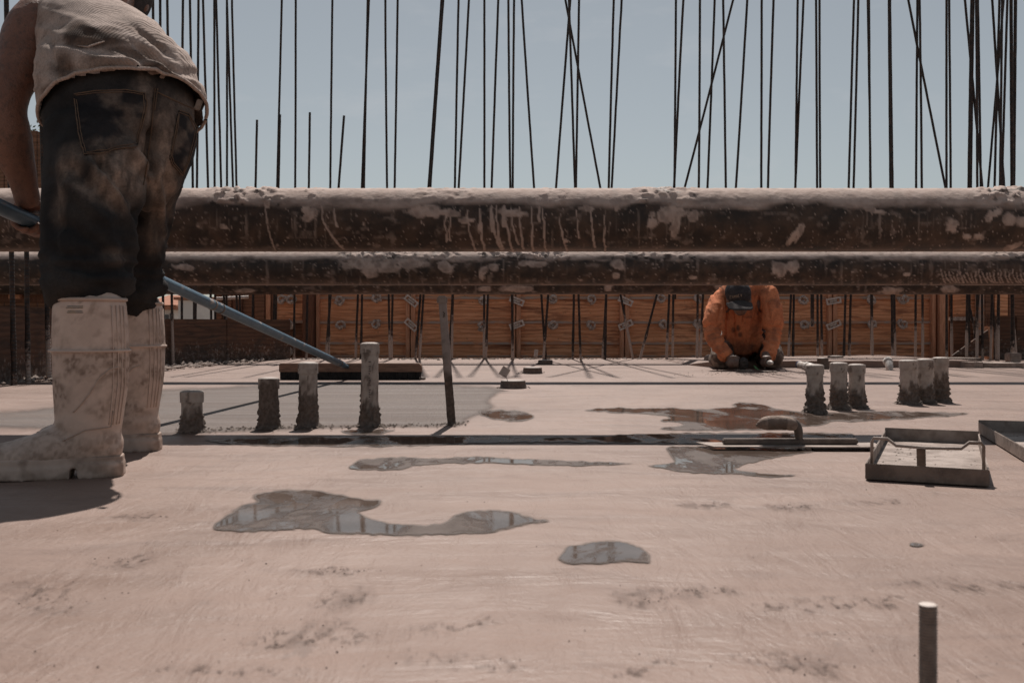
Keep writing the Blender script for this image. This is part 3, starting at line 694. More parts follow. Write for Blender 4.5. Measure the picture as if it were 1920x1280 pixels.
sh = empty('shrub', Vector((P(60, 240, 14.5).x, 14.5 * KD, -.8)), 'small green shrub showing over the brown hoarding', 'shrub')
lv = MB(); c0 = P(66, 262, 14.5)
for k in range(700):
    p = c0 + Vector((random.gauss(0, .22), random.gauss(0, .2), random.gauss(-.02, .09))); q = Vector((random.gauss(0, 1), random.gauss(0, 1), random.gauss(0, 1))).normalized() * .022; w = q.cross(Vector((random.gauss(0, 1), random.gauss(0, 1), .3))).normalized() * .009
    lv.add([p - q, p + w, p + q, p - w], [(0, 1, 2, 3)])
lv.build('crown', sh_mat, sh)
st = MB()
for k in range(7): st.tube([Vector((c0.x + random.uniform(-.05, .05), 14.5 * KD, -.8)), c0 + Vector((random.uniform(-.1, .1), 0, -.8)), c0 + Vector((random.uniform(-.3, .3), random.uniform(-.1, .1), .02))], [.015, .01, .003], 5)
st.build('trunk', MAT['studd'], sh)

# little white house far off, seen through the gap in the corner
HD = 46.0; HY = HD * KD
house_w = mat_simple('white_render', (.72, .70, .68), (.62, .6, .58), 2, .9); roof_m = mat_simple('clay_tiles', (.40, .19, .12), (.30, .13, .08), 6, .9); glass_m = mat_simple('dark_glass', (.05, .05, .06), (.08, .08, .09), 2, .15)
hs = empty('house', Vector((P(330, 606, HD).x, HY + 2, -.8)), 'little white house with tiled roof far off through the left gap', 'house')
a, b = P(268, 606, HD), P(327, 573, HD)
MB().box(((a.x + b.x) / 2, HY + 2.5, (b.z - .8) / 2), (b.x - a.x, 5, b.z + .8)).build('wall', house_w, hs)
ra, rb = P(262, 575, HD - .4), P(333, 571, HD - .4); ridge = P(300, 556, HD + 2.5)
mb = MB(); mb.add([(ra.x, HY - .4, ra.z), (rb.x, HY - .4, ra.z), (rb.x, HY + 5.4, ra.z), (ra.x, HY + 5.4, ra.z), (ra.x, HY + 2.5, ridge.z), (rb.x, HY + 2.5, ridge.z), (ra.x, HY - .4, ra.z - .1), (rb.x, HY - .4, ra.z - .1), (rb.x, HY + 5.4, ra.z - .1), (ra.x, HY + 5.4, ra.z - .1)],
       [(0, 1, 5, 4), (2, 3, 4, 5), (0, 4, 3), (1, 2, 5), (6, 7, 1, 0), (9, 8, 7, 6), (7, 8, 2, 1), (8, 9, 3, 2), (9, 6, 0, 3)]); mb.build('roof', roof_m, hs)
rt = MB()
for k in range(24):
    x = ra.x + (rb.x - ra.x) * (k + .5) / 24; rt.tube([(x, HY - .42, ra.z + .02), (x, HY + 2.45, ridge.z + .03)], .045, 6)
o = rt.build('roof_tiles', roof_m, hs); o['kind'] = 'stuff'
for (xa, xb, ya, yb) in ((309, 316, 590, 600), (318, 325, 587, 600), (280, 288, 588, 600)):
    w_ = box_px(MB(), xa - .6, xb + .6, ya - .6, yb + .6, HD - .02, .06, .01).build('window', house_w, hs)
    box_px(MB(), xa, xb, ya, yb, HD - .05, .02, .002).build('pane', glass_m, w_)
# pale wall further right in the gap
bw = empty('white_outbuilding', Vector((P(360, 606, 40).x, 40 * KD + 1, -.8)), 'bright white flat outbuilding seen through the left gap beside the house', 'building')
a, b = P(334, 606, 40), P(396, 540, 40)
MB().box(((a.x + b.x) / 2, 40 * KD + 1, (1.0 - .8) / 2), (b.x - a.x, 2, 1.0 + .8)).build('wall', house_w, bw)
MB().box(((a.x + b.x) / 2, 40 * KD + 1, 1.05), (b.x - a.x + .2, 2.2, .08)).build('roof', roof_m, bw)

# right corner
box_px(MB(), 404, 600, YT, 760, DW + .30, .03, .004).build('leak_backing', MAT['plyd'], lc)  # added behind the left corner to block light leaking between its boards
rc = empty('formwork_corner', Vector((P(1830, 672, DW).x, DW * KD, -.8)), 'dark recessed timber form corner right of the orange panels', 'formwork')
box_px(MB(), 1762, 1779, YT, 760, DW - .11, .10, .006).build('stud', MAT['stud'], rc)
box_px(MB(), 1788, 1836, YT, 594, DW + .14, .02, .003).build('plywood_sheet', MAT['ply'], rc)
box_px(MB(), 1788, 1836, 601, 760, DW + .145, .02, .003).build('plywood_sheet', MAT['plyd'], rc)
box_px(MB(), 1782, 1836, 594, 601, DW + .09, .05, .005).build('rail', MAT['tie'], rc)
box_px(MB(), 1836, 1846, YT, 760, DW - .03, .10, .006).build('stud', MAT['rail'], rc)
box_px(MB(), 1847, 1864, YT, 760, DW - .02, .08, .004).build('upright_board', MAT['plyd'], rc)
box_px(MB(), 1865, 1890, YT, 760, DW + .03, .03, .004).build('upright_board', MAT['ply'], rc)
box_px(MB(), 1891, 1990, YT, 760, DW + .12, .03, .004).build('upright_board', MAT['plyd'], rc)
box_px(MB(), 1750, 2010, YT, 760, DW + .34, .03, .004).build('leak_backing', MAT['plyd'], rc)  # added so no bright background leaks through the right corner gaps
lr = empty('side_form', Vector((P(1885, 672, 12.95).x, 12.95 * KD, -.3)), 'low splashed side form with a square top in the right corner', 'formwork')
box_px(MB(), 1851, 1905, 592, 730, 12.95, .03, .004).build('plywood_sheet', MAT['plys'], lr)
box_px(MB(), 1906, 2000, 591, 730, 12.93, .03, .004).build('plywood_sheet', MAT['plys'], lr)
box_px(MB(), 1851, 1863, 612, 730, 12.86, .06, .004).build('block', MAT['stud'], lr)
tri = MB(); pts3 = [P(1786, 666, 12.7), P(1853, 618, 12.75), P(1858, 668, 12.75)]; off = Vector((0, .02, 0)); up = Vector((0, .02, 0))
tri.add([p for p in pts3] + [p + off for p in pts3], [(0, 2, 1), (3, 4, 5), (0, 1, 4, 3), (1, 2, 5, 4), (2, 0, 3, 5)])
tag(tri.build('plywood_offcut', MAT['plys'], None, pts3[0]), 'triangular plywood offcut propped in the right corner', 'offcut')
for (px, py, w, h, dpt, lb) in ((1832, 690, 50, 11, .35, 'long low broken concrete chunk at the right corner'), (1890, 690, 95, 9, .3, 'broken concrete strip at the far right edge'), (1815, 678, 80, 6, .4, 'flat dark concrete lump under the triangular offcut')):
    g = G(px, py); s = g.y / FPX; n = 14; mb = MB()
    ring = [(g.x + w * s * .5 * math.cos(a) * random.uniform(.85, 1.1), g.y + dpt * .5 + dpt * .5 * math.sin(a) * random.uniform(.85, 1.1)) for a in [2 * math.pi * k / n for k in range(n)]]
    mb.prism(ring, 0.0, h * s); tag(mb.build('concrete_chunk', MAT['concd'] if 'dark' in lb else MAT['conc'], None, g), lb, 'chunk', 'broken concrete in the right corner')
g = G(1906, 679); mb = MB(); mb.bbox(g + Vector((0, .06, .04)), (.10, .11, .08), .008); tag(mb.build('concrete_spacer', MAT['conc'], None, g), 'small pale square concrete block at the far right', 'block')
# ------------------------------------------------------------------ reinforcing bars
def bar_mesh(p0, p1, r, name, label, group, cat='rebar', bow=0.0, crust=True):
    q = p1 - p0; n = max(6, int(q.length / .09)); mb = MB(); side = q.cross(Vector((0, 1, 0))).normalized()
    pts = []; rad = []
    for k in range(n + 1):
        t = k / n; p = p0 + q * t + side * (bow * math.sin(math.pi * t) + random.gauss(0, .0004))
        pts.append(p); z = p.z
        rad.append(r * (1 + (random.uniform(.0, .28) if crust and z < .3 else random.uniform(-.01, .01))))
    mb.tube(pts, rad, 8)
    return tag(mb.build(name, MAT['rebar'], None, p0, True), label, cat, group)
# column at the picture's top edge, column where it meets the thick pipe, foot row, depth, radius
bars = [(288, 291, None), (302, 305, None), (315, 320, None), (345, 343, None), (354.5, 360, None), (371, 368, None), (380, 389.5, None), (403, 403.6, None), (405, 414.6, None), (424, 424, None), (426, 437.5, None), (436, 445, None),
        (528, 519, None), (553, 552, None), (624, 620, None), (692, 678.5, None), (690, 683, None), (724.6, 728, None), (745, 739, None), (826, 801, None), (832.5, 808, None), (860, 853, None), (878.6, 859, None), (907.5, 907.5, None), (934.7, 922, None),
        (955, 958.7, None), (965.6, 963, None), (979, 1002.6, None), (1062, 1128.6, None), (1067, 1078.6, None), (1070, 1042.8, None), (1085, 1079, None), (1152, 1142.5, None), (1166, 1147, None), (1266.8, 1263.8, None), (1282.5, 1265, None), (1373, 1280.6, None),
        (1311, 1308.8, None), (1338.8, 1325, None), (1356, 1361, None), (1400.6, 1379, None), (1428, 1427, None), (1452, 1441.5, None), (1495, 1490.6, None), (1507.5, 1492, None), (1529.6, 1531.5, None), (1538.6, 1540, None), (1601, 1590.8, None), (1608.8, 1599.8, None),
        (1625.6, 1631, None), (1629.8, 1632.4, None), (1668, 1671, None), (1669, 1674, None), (1705, 1776, None), (1721, 1718.6, None), (1722.4, 1726.5, None), (1775, 1775, None), (1779, 1782, None), (1808, 1841, None), (1822.5, 1817, None), (1825.5, 1820.6, None), (1828, 1830, None), (1832, 1837.5, None),
        (1862.6, 1885.5, None), (1880.6, 1850.6, None), (1875, 1865.6, None), (1879, 1875, None), (1889, 1878, None), (1895.6, 1897.5, 'thick'), (1904, 1900.5, 'thick')]
shorts = [(482, 225, 479), (525, 215, 522), (581, 211, 579), (645, 217, 634.5)]
bars.sort(key=lambda b: b[1])
ORD = ['first', 'second', 'third', 'fourth', 'fifth', 'sixth', 'seventh', 'eighth', 'ninth', 'tenth', 'eleventh', 'twelfth', 'thirteenth', 'fourteenth', 'fifteenth', 'sixteenth', 'seventeenth', 'eighteenth', 'nineteenth', 'twentieth', 'twenty-first', 'twenty-second', 'twenty-third', 'twenty-fourth', 'twenty-fifth', 'twenty-sixth', 'twenty-seventh', 'twenty-eighth', 'twenty-ninth', 'thirtieth', 'thirty-first', 'thirty-second', 'thirty-third', 'thirty-fourth', 'thirty-fifth', 'thirty-sixth', 'thirty-seventh']
def lean_word(s): return 'steeply leaning left' if s > .14 else 'leaning left' if s > .035 else 'steeply leaning right' if s < -.14 else 'leaning right' if s < -.035 else 'upright'
nb = len(bars)
for k, (xt, xb, th) in enumerate(bars):
    slope = (xb - xt) / 354.0                       # columns per row going down
    foot_row = 688 - (xb - 300) * .09 if xb < 460 else (673 + random.uniform(-.4, 1.0))
    if xb > 1800: foot_row = 674 + random.uniform(0, 3)
    d = min(13.2, Gd(foot_row)) + (0 if xb < 460 or xb > 1800 else random.uniform(-.15, .1))
    d = min(d, 13.25)
    xf = xb + slope * (HOR + CAM_H * FO / d - 354)
    p0 = P(xf, HOR + CAM_H * FO / d, d); p0.z = -.05
    p1 = P(xt - slope * 300, -300, d)               # they run on well above the picture
    r = (.0110 if not th else .0155) * (1 if xb > 460 else .93)
    nh = sum(1 for q in bars if q[1] < 344)         # these pass behind the bent man before they reach the pipe
    if k < nh + (nb - nh) // 2: pos = ORD[k - nh] + ' tall one right of the bent man' if k >= nh else ''
    else: pos = ORD[nb - 1 - k] + ' tall one from the right edge'
    lean = lean_word(-slope)
    lab = f"{'thick' if th else 'dark'} {lean} bar above the pipes, {pos}"
    if k < nh: lab = f"tall dark {lean} bar behind the bent man's back, {ORD[k]} from his shoulder"
    bar_mesh(p0, p1, r, 'rebar', lab, 'tall reinforcing bars against the sky', bow=random.gauss(0, .007))
for k, (xt, yt, xb) in enumerate(shorts):
    d = 12.9; sl = (xb - xt) / (354 - yt); xf = xb + sl * (HOR + CAM_H * FO / d - 354)
    p0 = P(xf, HOR + CAM_H * FO / d, d); p0.z = -.05; p1 = P(xt, yt, d)
    bar_mesh(p0, p1, .0115, 'rebar', f'short dark bar ending in the sky, {ORD[k]} from the left of four', 'short reinforcing bars ending below the picture top')
# bars close to the left side form, in front of the middle pipe
for k, (xt, xf, row) in enumerate(((12, 27, 722), (44, 53, 718), (72, 92, 712))):
    d = Gd(row); p0 = G(xf, row); p0.z = -.05; p1 = P(xt - (xf - xt) * .4, -290, d)
    bar_mesh(p0, p1, .013, 'rebar', ['leftmost bar, behind the bent man\'s arm', 'second bar from the left edge, behind the bent man\'s arm', 'third bar from the left edge, between arm and jeans'][k], 'bars beside the left side form')
# two long bars tied level across the tall ones, hidden behind the thick pipe and seen only in the puddles
for k, z in enumerate((1.42, 1.56)):
    bar_mesh(Vector((-3.0, 13.12 * KD, z)), Vector((5.0, 13.12 * KD, z)), .012, 'rebar', ['lower level tie bar behind the thick pipe', 'upper level tie bar behind the thick pipe'][k], 'level tie bars', crust=False)
# steel strap hanging from the far pipe
for (px, y0, y1, w, d, lb) in ((1523, 545, 612, 7, 12.6, 'short muddy bar end hanging from the far pipe right of the kneeling man'), (1266, 540, 561, 4, 12.1, 'thin strap end hanging from the far pipe left of the kneeling man')):
    a, b = P(px, y0, d), P(px, y1, d); MBo = MB(); MBo.tube([a, (a + b) / 2, b], w / 2 * d / FO, 7)
    tag(MBo.build('hanging_bar', MAT['rebar'], None, a), lb, 'bar')

# ------------------------------------------------------------------ pipe stubs standing in the slab
MAT['stub'] = mat_dirt('muddy_pvc', (.44, .385, .345), (.33, .28, .25), (.105, .08, .066), (.17, .135, .115), 45, .6, .8, 0, .5, 160, .003)
MAT['stubtop'] = MAT['conc']
def stub(px, base, top, wpx, label, group, wet=.45, lip=True, lean=(0, 0), open_top=False, mud=1.0, seed=1, r_over=None, collar_h=.032):
    g = G(px, base); s = g.y / FPX; r = wpx / 2 * s if r_over is None else r_over
    g.y += r; h = (base - top) * s; t = empty('pipe_stub', g, label, 'pipe stub', group)
    seg, rows = 40, 34
    def lathe(z0, z1, rad, name, capped, rough, thick=.004):
        zs = np.linspace(z0, z1, rows); an = np.linspace(0, 2 * math.pi, seg, endpoint=False)
        Z, A = np.meshgrid(zs, an, indexing='ij'); z = Z.ravel(); a = A.ravel()
        cx = np.cos(a); sy = np.sin(a); p3 = np.stack([cx * 2.2 + seed * 7, sy * 2.2, z * 26], 1)
        n1 = fbm(p3, 4, seed); n2 = fbm(p3 * 4, 3, seed + 4)
        lowt = h * wet; f = smooth(-.018, .018, lowt - z + (n1 - .5) * h * .75)
        f = np.maximum(f, smooth(.60, .68, n1) * .85)
        crusty = f * smooth(.45, .8, n2) * .010 * mud * smooth(h * .9, 0, z)
        flare = np.exp(-z / .012) * .012 * mud * (.4 + n1)
        rr = rad + (n1 - .5) * rough + crusty + flare
        v = np.stack([g.x + rr * cx + lean[0] * z, g.y + rr * sy + lean[1] * z, z], 1)
        fs = [(i * seg + k, i * seg + (k + 1) % seg, (i + 1) * seg + (k + 1) % seg, (i + 1) * seg + k) for i in range(rows - 1) for k in range(seg)]
        n0 = len(v); extra = []
        b_ = (rows - 1) * seg
        if capped == 'dome':
            for q, (kr, kz) in enumerate(((.82, .0035), (.45, .0055))):
                extra += [(g.x + rad * kr * math.cos(x) + lean[0] * z1, g.y + rad * kr * math.sin(x) + lean[1] * z1, z1 + kz) for x in an]
            fs += [(b_ + k, b_ + (k + 1) % seg, n0 + (k + 1) % seg, n0 + k) for k in range(seg)] + [(n0 + k, n0 + (k + 1) % seg, n0 + seg + (k + 1) % seg, n0 + seg + k) for k in range(seg)] + [tuple(n0 + seg + k for k in range(seg))]
        else:
            for q, (kr, kz) in enumerate(((1 - thick / rad * 1.4, 0.0), (1 - thick / rad * 1.5, -.03))):
                extra += [(g.x + rad * kr * math.cos(x) + lean[0] * z1, g.y + rad * kr * math.sin(x) + lean[1] * z1, z1 + kz) for x in an]
            fs += [(b_ + k, b_ + (k + 1) % seg, n0 + (k + 1) % seg, n0 + k) for k in range(seg)] + [(n0 + k, n0 + (k + 1) % seg, n0 + seg + (k + 1) % seg, n0 + seg + k) for k in range(seg)] + [tuple(n0 + seg + k for k in range(seg))]
        v = np.concatenate([v, np.array(extra)]); dirt = np.concatenate([f, np.zeros(len(extra)) + .15])
        return mesh_obj(name, v, fs, MAT['stub'], t, None, True, {'dirt': np.clip(dirt, 0, 1)})
    lathe(-.02, h - (.001 if lip else 0), r * (.90 if lip else 1.0), 'pipe', 'dome', .004)
    if lip: lathe(h - collar_h, h, r, 'coupling', 'rim' if open_top else 'dome', .003)
    it = []
    for k in range(int(46 * mud)):
        a = random.uniform(0, 6.28); q = r * random.uniform(.98, 1.35); it.append((g.x + q * math.cos(a), g.y + q * math.sin(a), random.uniform(0, .008), random.uniform(.002, .0075)))
    for k in range(int(22 * mud)):
        a = random.uniform(0, 6.28); q = r * random.uniform(0, .95); it.append((g.x + q * math.cos(a) + lean[0] * h, g.y + q * math.sin(a) + lean[1] * h, h + .001, random.uniform(.0015, .0045)))
    crumbs('mud_crust', it, MAT['concd'], t)
    return t
GL = 'capped pipe stubs on the left'; GR = 'capped pipe stubs on the right'
stub(353, 812, 736, 44, 'shortest capped pipe stub, beside the white boots', GL, .55, seed=1)
stub(499, 805, 711, 40, 'mud covered pipe stub, second from the boots', GL, .95, seed=2)
stub(574, 803, 682, 38, 'mud covered pipe stub standing in front of the broom head', GL, .65, seed=3)
sD = stub(691, 802, 645, 36, 'tallest pale capped pipe stub with a column of print', GL, .28, seed=4)
stub(1533, 775, 686, 34, 'leftmost of the three separate pipe stubs at right', GR, .5, seed=5, mud=1.6)
stub(1578, 769, 682, 33, 'middle of the three separate pipe stubs at right', GR, .5, seed=6, mud=1.5)
stub(1612, 766, 685, 32, 'rightmost of the three separate pipe stubs at right', GR, .42, seed=7, mud=1.5)
stub(1710, 759, 677, 34, 'left pipe stub of the tight cluster of three at right', GR, .45, seed=8, mud=1.6)
stub(1741, 757, 675, 31, 'middle pipe stub of the tight cluster of three at right', GR, .4, seed=9, mud=1.5)
stub(1770, 755, 672, 30, 'right pipe stub of the tight cluster of three at right', GR, .6, seed=10, mud=1.6)
GLow = 'low cut pipe ends in the slab'
stub(962, 729, 715, 47, 'low dark pipe end with the paper tag stuck in it', GLow, 1.4, False, seed=11, mud=.6)
stub(999, 701, 690, 35, 'low dark pipe end just behind the tagged one', GLow, 1.4, False, seed=12, mud=.6)
stub(1023, 684, 676, 27, 'smallest low pipe end near the back edge', GLow, 1.4, False, seed=13, mud=.4)
stub(1546, 692, 672, 21, 'dark square-looking pipe end against the slab step', GLow, 1.4, False, seed=14, mud=.4)
stub(1571, 680, 668, 29, 'wide dark pipe end standing behind the slab step edge', GLow, 1.4, False, seed=15, mud=.4)
# printed marks up the tall stub
pm = MB(); g = G(691, 802); r = 36 / 2 * g.y / FPX * .9; g.y += r
for k in range(16):
    z = .10 + k * .0075
    if k % 5 != 4:
        a = R(-84) + random.uniform(-.02, .02); c = Vector((g.x + (r + .0032) * math.cos(a), g.y + (r + .0032) * math.sin(a), z))
        pm.box(c, (.0045, .001, .0035)); 
        if k % 2: pm.box(c + Vector((.004, .0004, 0)), (.0018, .001, .0045))
pm.build('print', mat_simple('print_ink', (.08, .065, .06), (.12, .1, .09), 90, .8), sD)
# tilted flat stake
stk = empty('leaning_stake', G(847, 796), 'tall flat metal stake leaning left in the wet strip', 'stake')
p0 = G(847, 796); p1 = P(829, 556, (p0.y - .015) / KD); q = p1 - p0
MAT['stake'] = mat_dirt('muddy_steel_strip', (.30, .255, .235), (.24, .20, .185), (.075, .058, .048), (.13, .10, .085), 40, .55, .85, .1, .4, 150, .003)
n = 40; vs = []; dirt = []
for k in range(n + 1):
    t = k / n; c = p0 + q * t; w = .0138 - .001 * t
    for (dx, dy) in ((-1, -.45), (-.8, -.55), (.8, -.55), (1, -.45), (1, .45), (.8, .55), (-.8, .55), (-1, .45)):
        vs.append((c.x + dx * w + random.gauss(0, .0006) * (1 - t), c.y + dy * .013, c.z - .01 * (k == 0)))
        nn = float(fbm(np.array([[dx * 1.3 + 3, t * 9, dy]]), 3, 5)[0]); dirt.append(float(np.clip(smooth(-.1, .1, np.array(.42 - t + (nn - .5) * .9)), 0, 1)))
fs = [(k * 8 + i, k * 8 + (i + 1) % 8, (k + 1) * 8 + (i + 1) % 8, (k + 1) * 8 + i) for k in range(n) for i in range(8)] + [tuple(range(7, -1, -1)), tuple(n * 8 + i for i in range(8))]
mesh_obj('shaft', np.array(vs), fs, MAT['stake'], stk, None, False, {'dirt': dirt})
MB().bbox(p1 + Vector((0, 0, -.012)), (.034, .024, .030), .006).build('cap', MAT['conc'], stk)
mb = MB(); c = p0 + q * .86
for dz in (-.006, .006, .0): mb.box(c + Vector((0.002, -.0082, dz)), (.008, .0015, .0025), Matrix.Rotation(R(45 if dz > 0 else -40), 3, 'Y'))
mb.build('painted_mark', MAT['darkc'], stk)
for k in (.66, .47, .36): pass
crumbs('mud_crust', [(p0.x + random.gauss(0, .016), p0.y + random.gauss(0, .012), .003, random.uniform(.002, .007)) for _ in range(30)], MAT['concd'], stk)
# bent white conduit and a plug by the slab step
pv = mat_simple('white_pvc', (.66, .62, .58), (.45, .40, .36), 40, .45); blue = mat_simple('blue_tape', (.05, .08, .16), (.08, .1, .2), 30, .5)
el = empty('conduit_elbow', G(1520, 694), 'white plastic conduit elbow lying beside the right stubs', 'conduit')
a, b = P(1500, 684, 9.6), P(1530, 691, 9.3); q = b - a
MB().tube([a, a + q * .3, a + q * .6, b], [.026, .026, .030, .030], 16).build('tube', pv, el, None, True)
MB().tube([a - q * .06, a - q * .01], .027, 16).build('tape', blue, el)
MB().tube([a + q * .42, a + q * .55], .0325, 16).build('ring', pv, el)
pl = empty('conduit_plug', G(1664, 691), 'small white conduit plug tilted on the slab before the step', 'conduit')
c = P(1666, 680, 10.0); MB().limb([c, c + Vector((-.008, -.04, -.035)), c + Vector((-.014, -.06, -.055))], [.028, .026, .012], (1, 0, 0), 16, 4).build('plug', pv, pl, None, True)
MB().tube([c + Vector((0, .0, .0)), c + Vector((.004, .03, .012))], .034, 16).build('flange', pv, pl, None, True)
# paper tags on wires
paper = mat_simple('tag_paper', (.62, .57, .53), (.52, .47, .43), 30, .8); ink = mat_simple('tag_ink', (.12, .1, .1), (.17, .15, .14), 60, .9)
for (px, py, w, h, d, ang, foot, lb) in ((946, 697, 16, 18, 6.95, 32, (952, 715), 'small striped paper tag on a wire beside the low pipe end'), (1005, 662, 7, 14, 12.4, 8, (1003, 672), 'tiny white paper tag near the back edge')):
    c = P(px, py, d); t = empty('paper_tag', P(*foot, d), lb, 'tag', 'paper tags'); rot = Matrix.Rotation(R(ang), 3, 'Y'); s = d / FO
    MB().box(c, (w * s, .001, h * s), rot).build('card', paper, t)
    mb = MB()
    for k in range(5): mb.box(c + rot @ Vector((0, -.0012, (k - 2) * h * s * .17)), (w * s * .75, .0008, h * s * .05), rot)
    mb.build('print', ink, t)
    MB().tube([c + rot @ Vector((0, .001, -h * s * .45)), (c + P(*foot, d)) / 2, P(*foot, d)], .0016, 6).build('wire', MAT['rebar'], t)
# threaded rod sticking up close to the camera
tr = empty('threaded_rod', Vector(((1740 - 960) * 1.25 / FO, 1.25 * KD, 0)), 'dark threaded rod sticking out of the slab close to the camera', 'rod')
b0 = Vector(tr.location); r0 = .0074; zt = CAM_H - (1134 - HOR) * 1.25 / FO; pts = []; rad = []; nth = int(zt / .0024) * 4
for k in range(nth + 1):
    z = -.01 + (zt + .01) * k / nth; pts.append(b0 + Vector((0, 0, z))); rad.append(r0 + .0009 * math.cos(k * math.pi / 2) + random.gauss(0, .0001))
MB().tube(pts, rad, 24, False).build('thread', mat_simple('dark_thread_steel', (.19, .145, .12), (.27, .215, .18), 60, .55, .4, 200), tr, None, True)
mb = MB(); mb.tube([b0 + Vector((0, 0, zt)), b0 + Vector((0, 0, zt + .0008)), b0 + Vector((0, 0, zt + .0014))], [r0 * 1.04, r0 * 1.04, r0 * .86], 24); mb.build('end_face', mat_simple('cut_steel_end', (.62, .55, .50), (.55, .48, .43), 80, .6), tr)

# ------------------------------------------------------------------ tools
steel = mat_simple('mud_smeared_steel', (.33, .27, .235), (.20, .155, .13), 16, .6, .25, 140, .4, .62, metallic=.1)
steel_d = mat_simple('dull_brown_steel', (.20, .155, .13), (.115, .088, .074), 22, .55, .3, 140, metallic=.25)
# finishing trowel
tw = empty('finishing_trowel', G(1470, 842), 'long steel finishing trowel lying in the puddle before the tray', 'trowel')
yt = 3.71 * KD; xl, xr_ = (1312 - 960) * 3.7 / FO, (1642 - 960) * 3.72 / FO
bl = MB(); out = [(xl, yt + .05), (xl + .03, yt - .045), (xr_ - .01, yt - .055), (xr_, yt - .045), (xr_ + .006, yt + .03), (xr_ - .006, yt + .042)]
bl.prism(out, .010, .0125); bl.build('blade', steel, tw)
MB().bbox(((1481 - 960) * 3.71 / FO, yt, .0205), ((1607 - 1355) * 3.71 / FO, .022, .0155), .003).build('mounting_bar', steel_d, tw)
D_ = 3.71
sk = [P(1499, 836, D_), P(1498, 820, D_), P(1496, 804, D_), P(1488, 792, D_), P(1470, 787, D_)]
MB().limb(sk, [(.008, .012), (.010, .012), (.012, .014), (.012, .013), (.010, .010)], (1, 0, 0), 14, 5).build('shank', steel_d, tw, None, True)
cork = mat_simple('worn_grip', (.36, .285, .235), (.17, .12, .095), 24, .9, .5, 130)
hp = [P(1424, 796, D_), P(1432, 794, D_), P(1445, 792, D_), P(1465, 792, D_), P(1484, 795, D_), P(1496, 800, D_)]
MB().limb(hp, [.010, .0165, .0185, .0185, .0175, .012], (0, 0, 1), 22, 5).build('grip', cork, tw, None, True)
gr = MB()
for k in range(16):
    t_ = k / 15; c = P(1438 + 34 * t_, 793, D_); gr.tube([c + Vector((0, .0189 * math.cos(a), .0189 * math.sin(a))) for a in [2 * math.pi * i / 18 for i in range(19)]], .0006, 5, False)
o = gr.build('grip_cord', steel_d, tw); 
MB().ellipsoid(P(1421, 797, D_), (.006, .006, .006), None, 12, 8).build('end_knob', cork, tw, None, True)

# knee boards: shallow steel trays with a bent wire handle
def knee_board(o0, u, L, W, hw, label, handle=True):
    u = Vector((u[0], u[1], 0)).normalized(); w = Vector((u.y, -u.x, 0)); o0 = Vector((o0[0], o0[1], 0)); rz = math.atan2(w.y, w.x); rot = Matrix.Rotation(rz, 3, 'Z')
    t = empty('knee_board', o0, label, 'tray', 'steel knee boards')
    def at(a, b, z): return o0 + w * a + u * b + Vector((0, 0, z))
    MB().box(at(W / 2, L / 2, .006), (W - .004, L - .004, .004), rot).build('floor', steel, t)
    for (a, b, sx, sy, nm, dz) in ((W / 2, .0015, W, .003, 'front_wall', 0), (W / 2, L - .0015, W, .003, 'back_wall', .006)):
        mb = MB(); mb.bbox(at(a, b, hw / 2 + .003 + dz / 2), (sx, sy, hw + dz), .0012, rot); mb.build(nm, steel_d if nm == 'front_wall' else steel, t)
    for a in (.0015, W - .0015):
        MB().bbox(at(a, L / 2, hw / 2 + .003), (.003, L - .007, hw), .0012, rot).build('side_wall', steel, t)
    it = []
    for k in range(90):
        p = at(random.uniform(.01, W - .01), random.uniform(.02, L * .9), .008); it.append((p.x, p.y, p.z, random.uniform(.0008, .004)))
    crumbs('mud_crumbs', it, MAT['concd'], t)
    if handle:
        z1, z2 = hw + .052, hw + .038
        pts = [at(.010, .06, .008), at(.010, .055, z1 - .008), at(.014, .05, z1), at(.042, .05, z1), at(.060, .05, z2), at(W * .5, .05, z2 - .002), at(W - .052, .05, z2), at(W - .036, .05, z1), at(W - .014, .05, z1), at(W - .009, .055, z1 - .008), at(W - .009, .06, .008)]
        MB().tube(pts, .0035, 10).build('wire_handle', steel, t, None, True)
        mb = MB(); a_, b_ = at(W * .46, .048, z2 + .002), at(W * .46, .006, hw * .75); q = b_ - a_; rot2 = q.to_track_quat('Z', 'X').to_matrix()
        mb.bbox((a_ + b_) / 2, (.018, .003, q.length), .001, Matrix.Rotation(rz, 3, 'Z') @ Matrix.Rotation(-math.atan2(.042, q.z), 3, 'X')); mb.build('strap', steel_d, t)
    return t
knee_board((.755, 2.965 * KD), (.401, .916), .735, .240, .034, 'muddy steel knee board tray with a bent wire handle')
knee_board((1.215, 3.25 * KD), (.28, .96), .72, .240, .034, 'second steel knee board tray cut off at the right edge', False)

# finishing broom with its long blue pole
bro = empty('finishing_broom', G(657, 712), 'wide wooden finishing broom with a long blue pole', 'broom')
DB = 8.25
wood = mat_simple('worn_brown_wood', (.27, .165, .115), (.155, .095, .07), 16, .7, .3, 60, stretch=(1, 4, 8))
a, b = P(523, 697, DB), P(790, 681, DB); mb = MB()
prof = []; L = b.x - a.x; hz_ = b.z - a.z
outl = [(a.x, a.z), (b.x, a.z)] + [(b.x - .02 + .02 * math.cos(t), b.z - .024 + .024 * math.sin(t)) for t in np.linspace(0, math.pi / 2, 6)] + [(a.x + .012 - .012 * math.sin(t), b.z - .016 + .016 * math.cos(t)) for t in np.linspace(0, math.pi / 2, 5)]
n = len(outl); BY = DB * KD; vs = [(x, BY, z) for x, z in outl] + [(x, BY + .062, z) for x, z in outl]
mb.add(vs, [tuple(range(n)), tuple(range(2 * n - 1, n - 1, -1))] + [(i, n + i, n + (i + 1) % n, (i + 1) % n) for i in range(n)]); mb.build('block', wood, bro)
br = MB(); nbx = 120
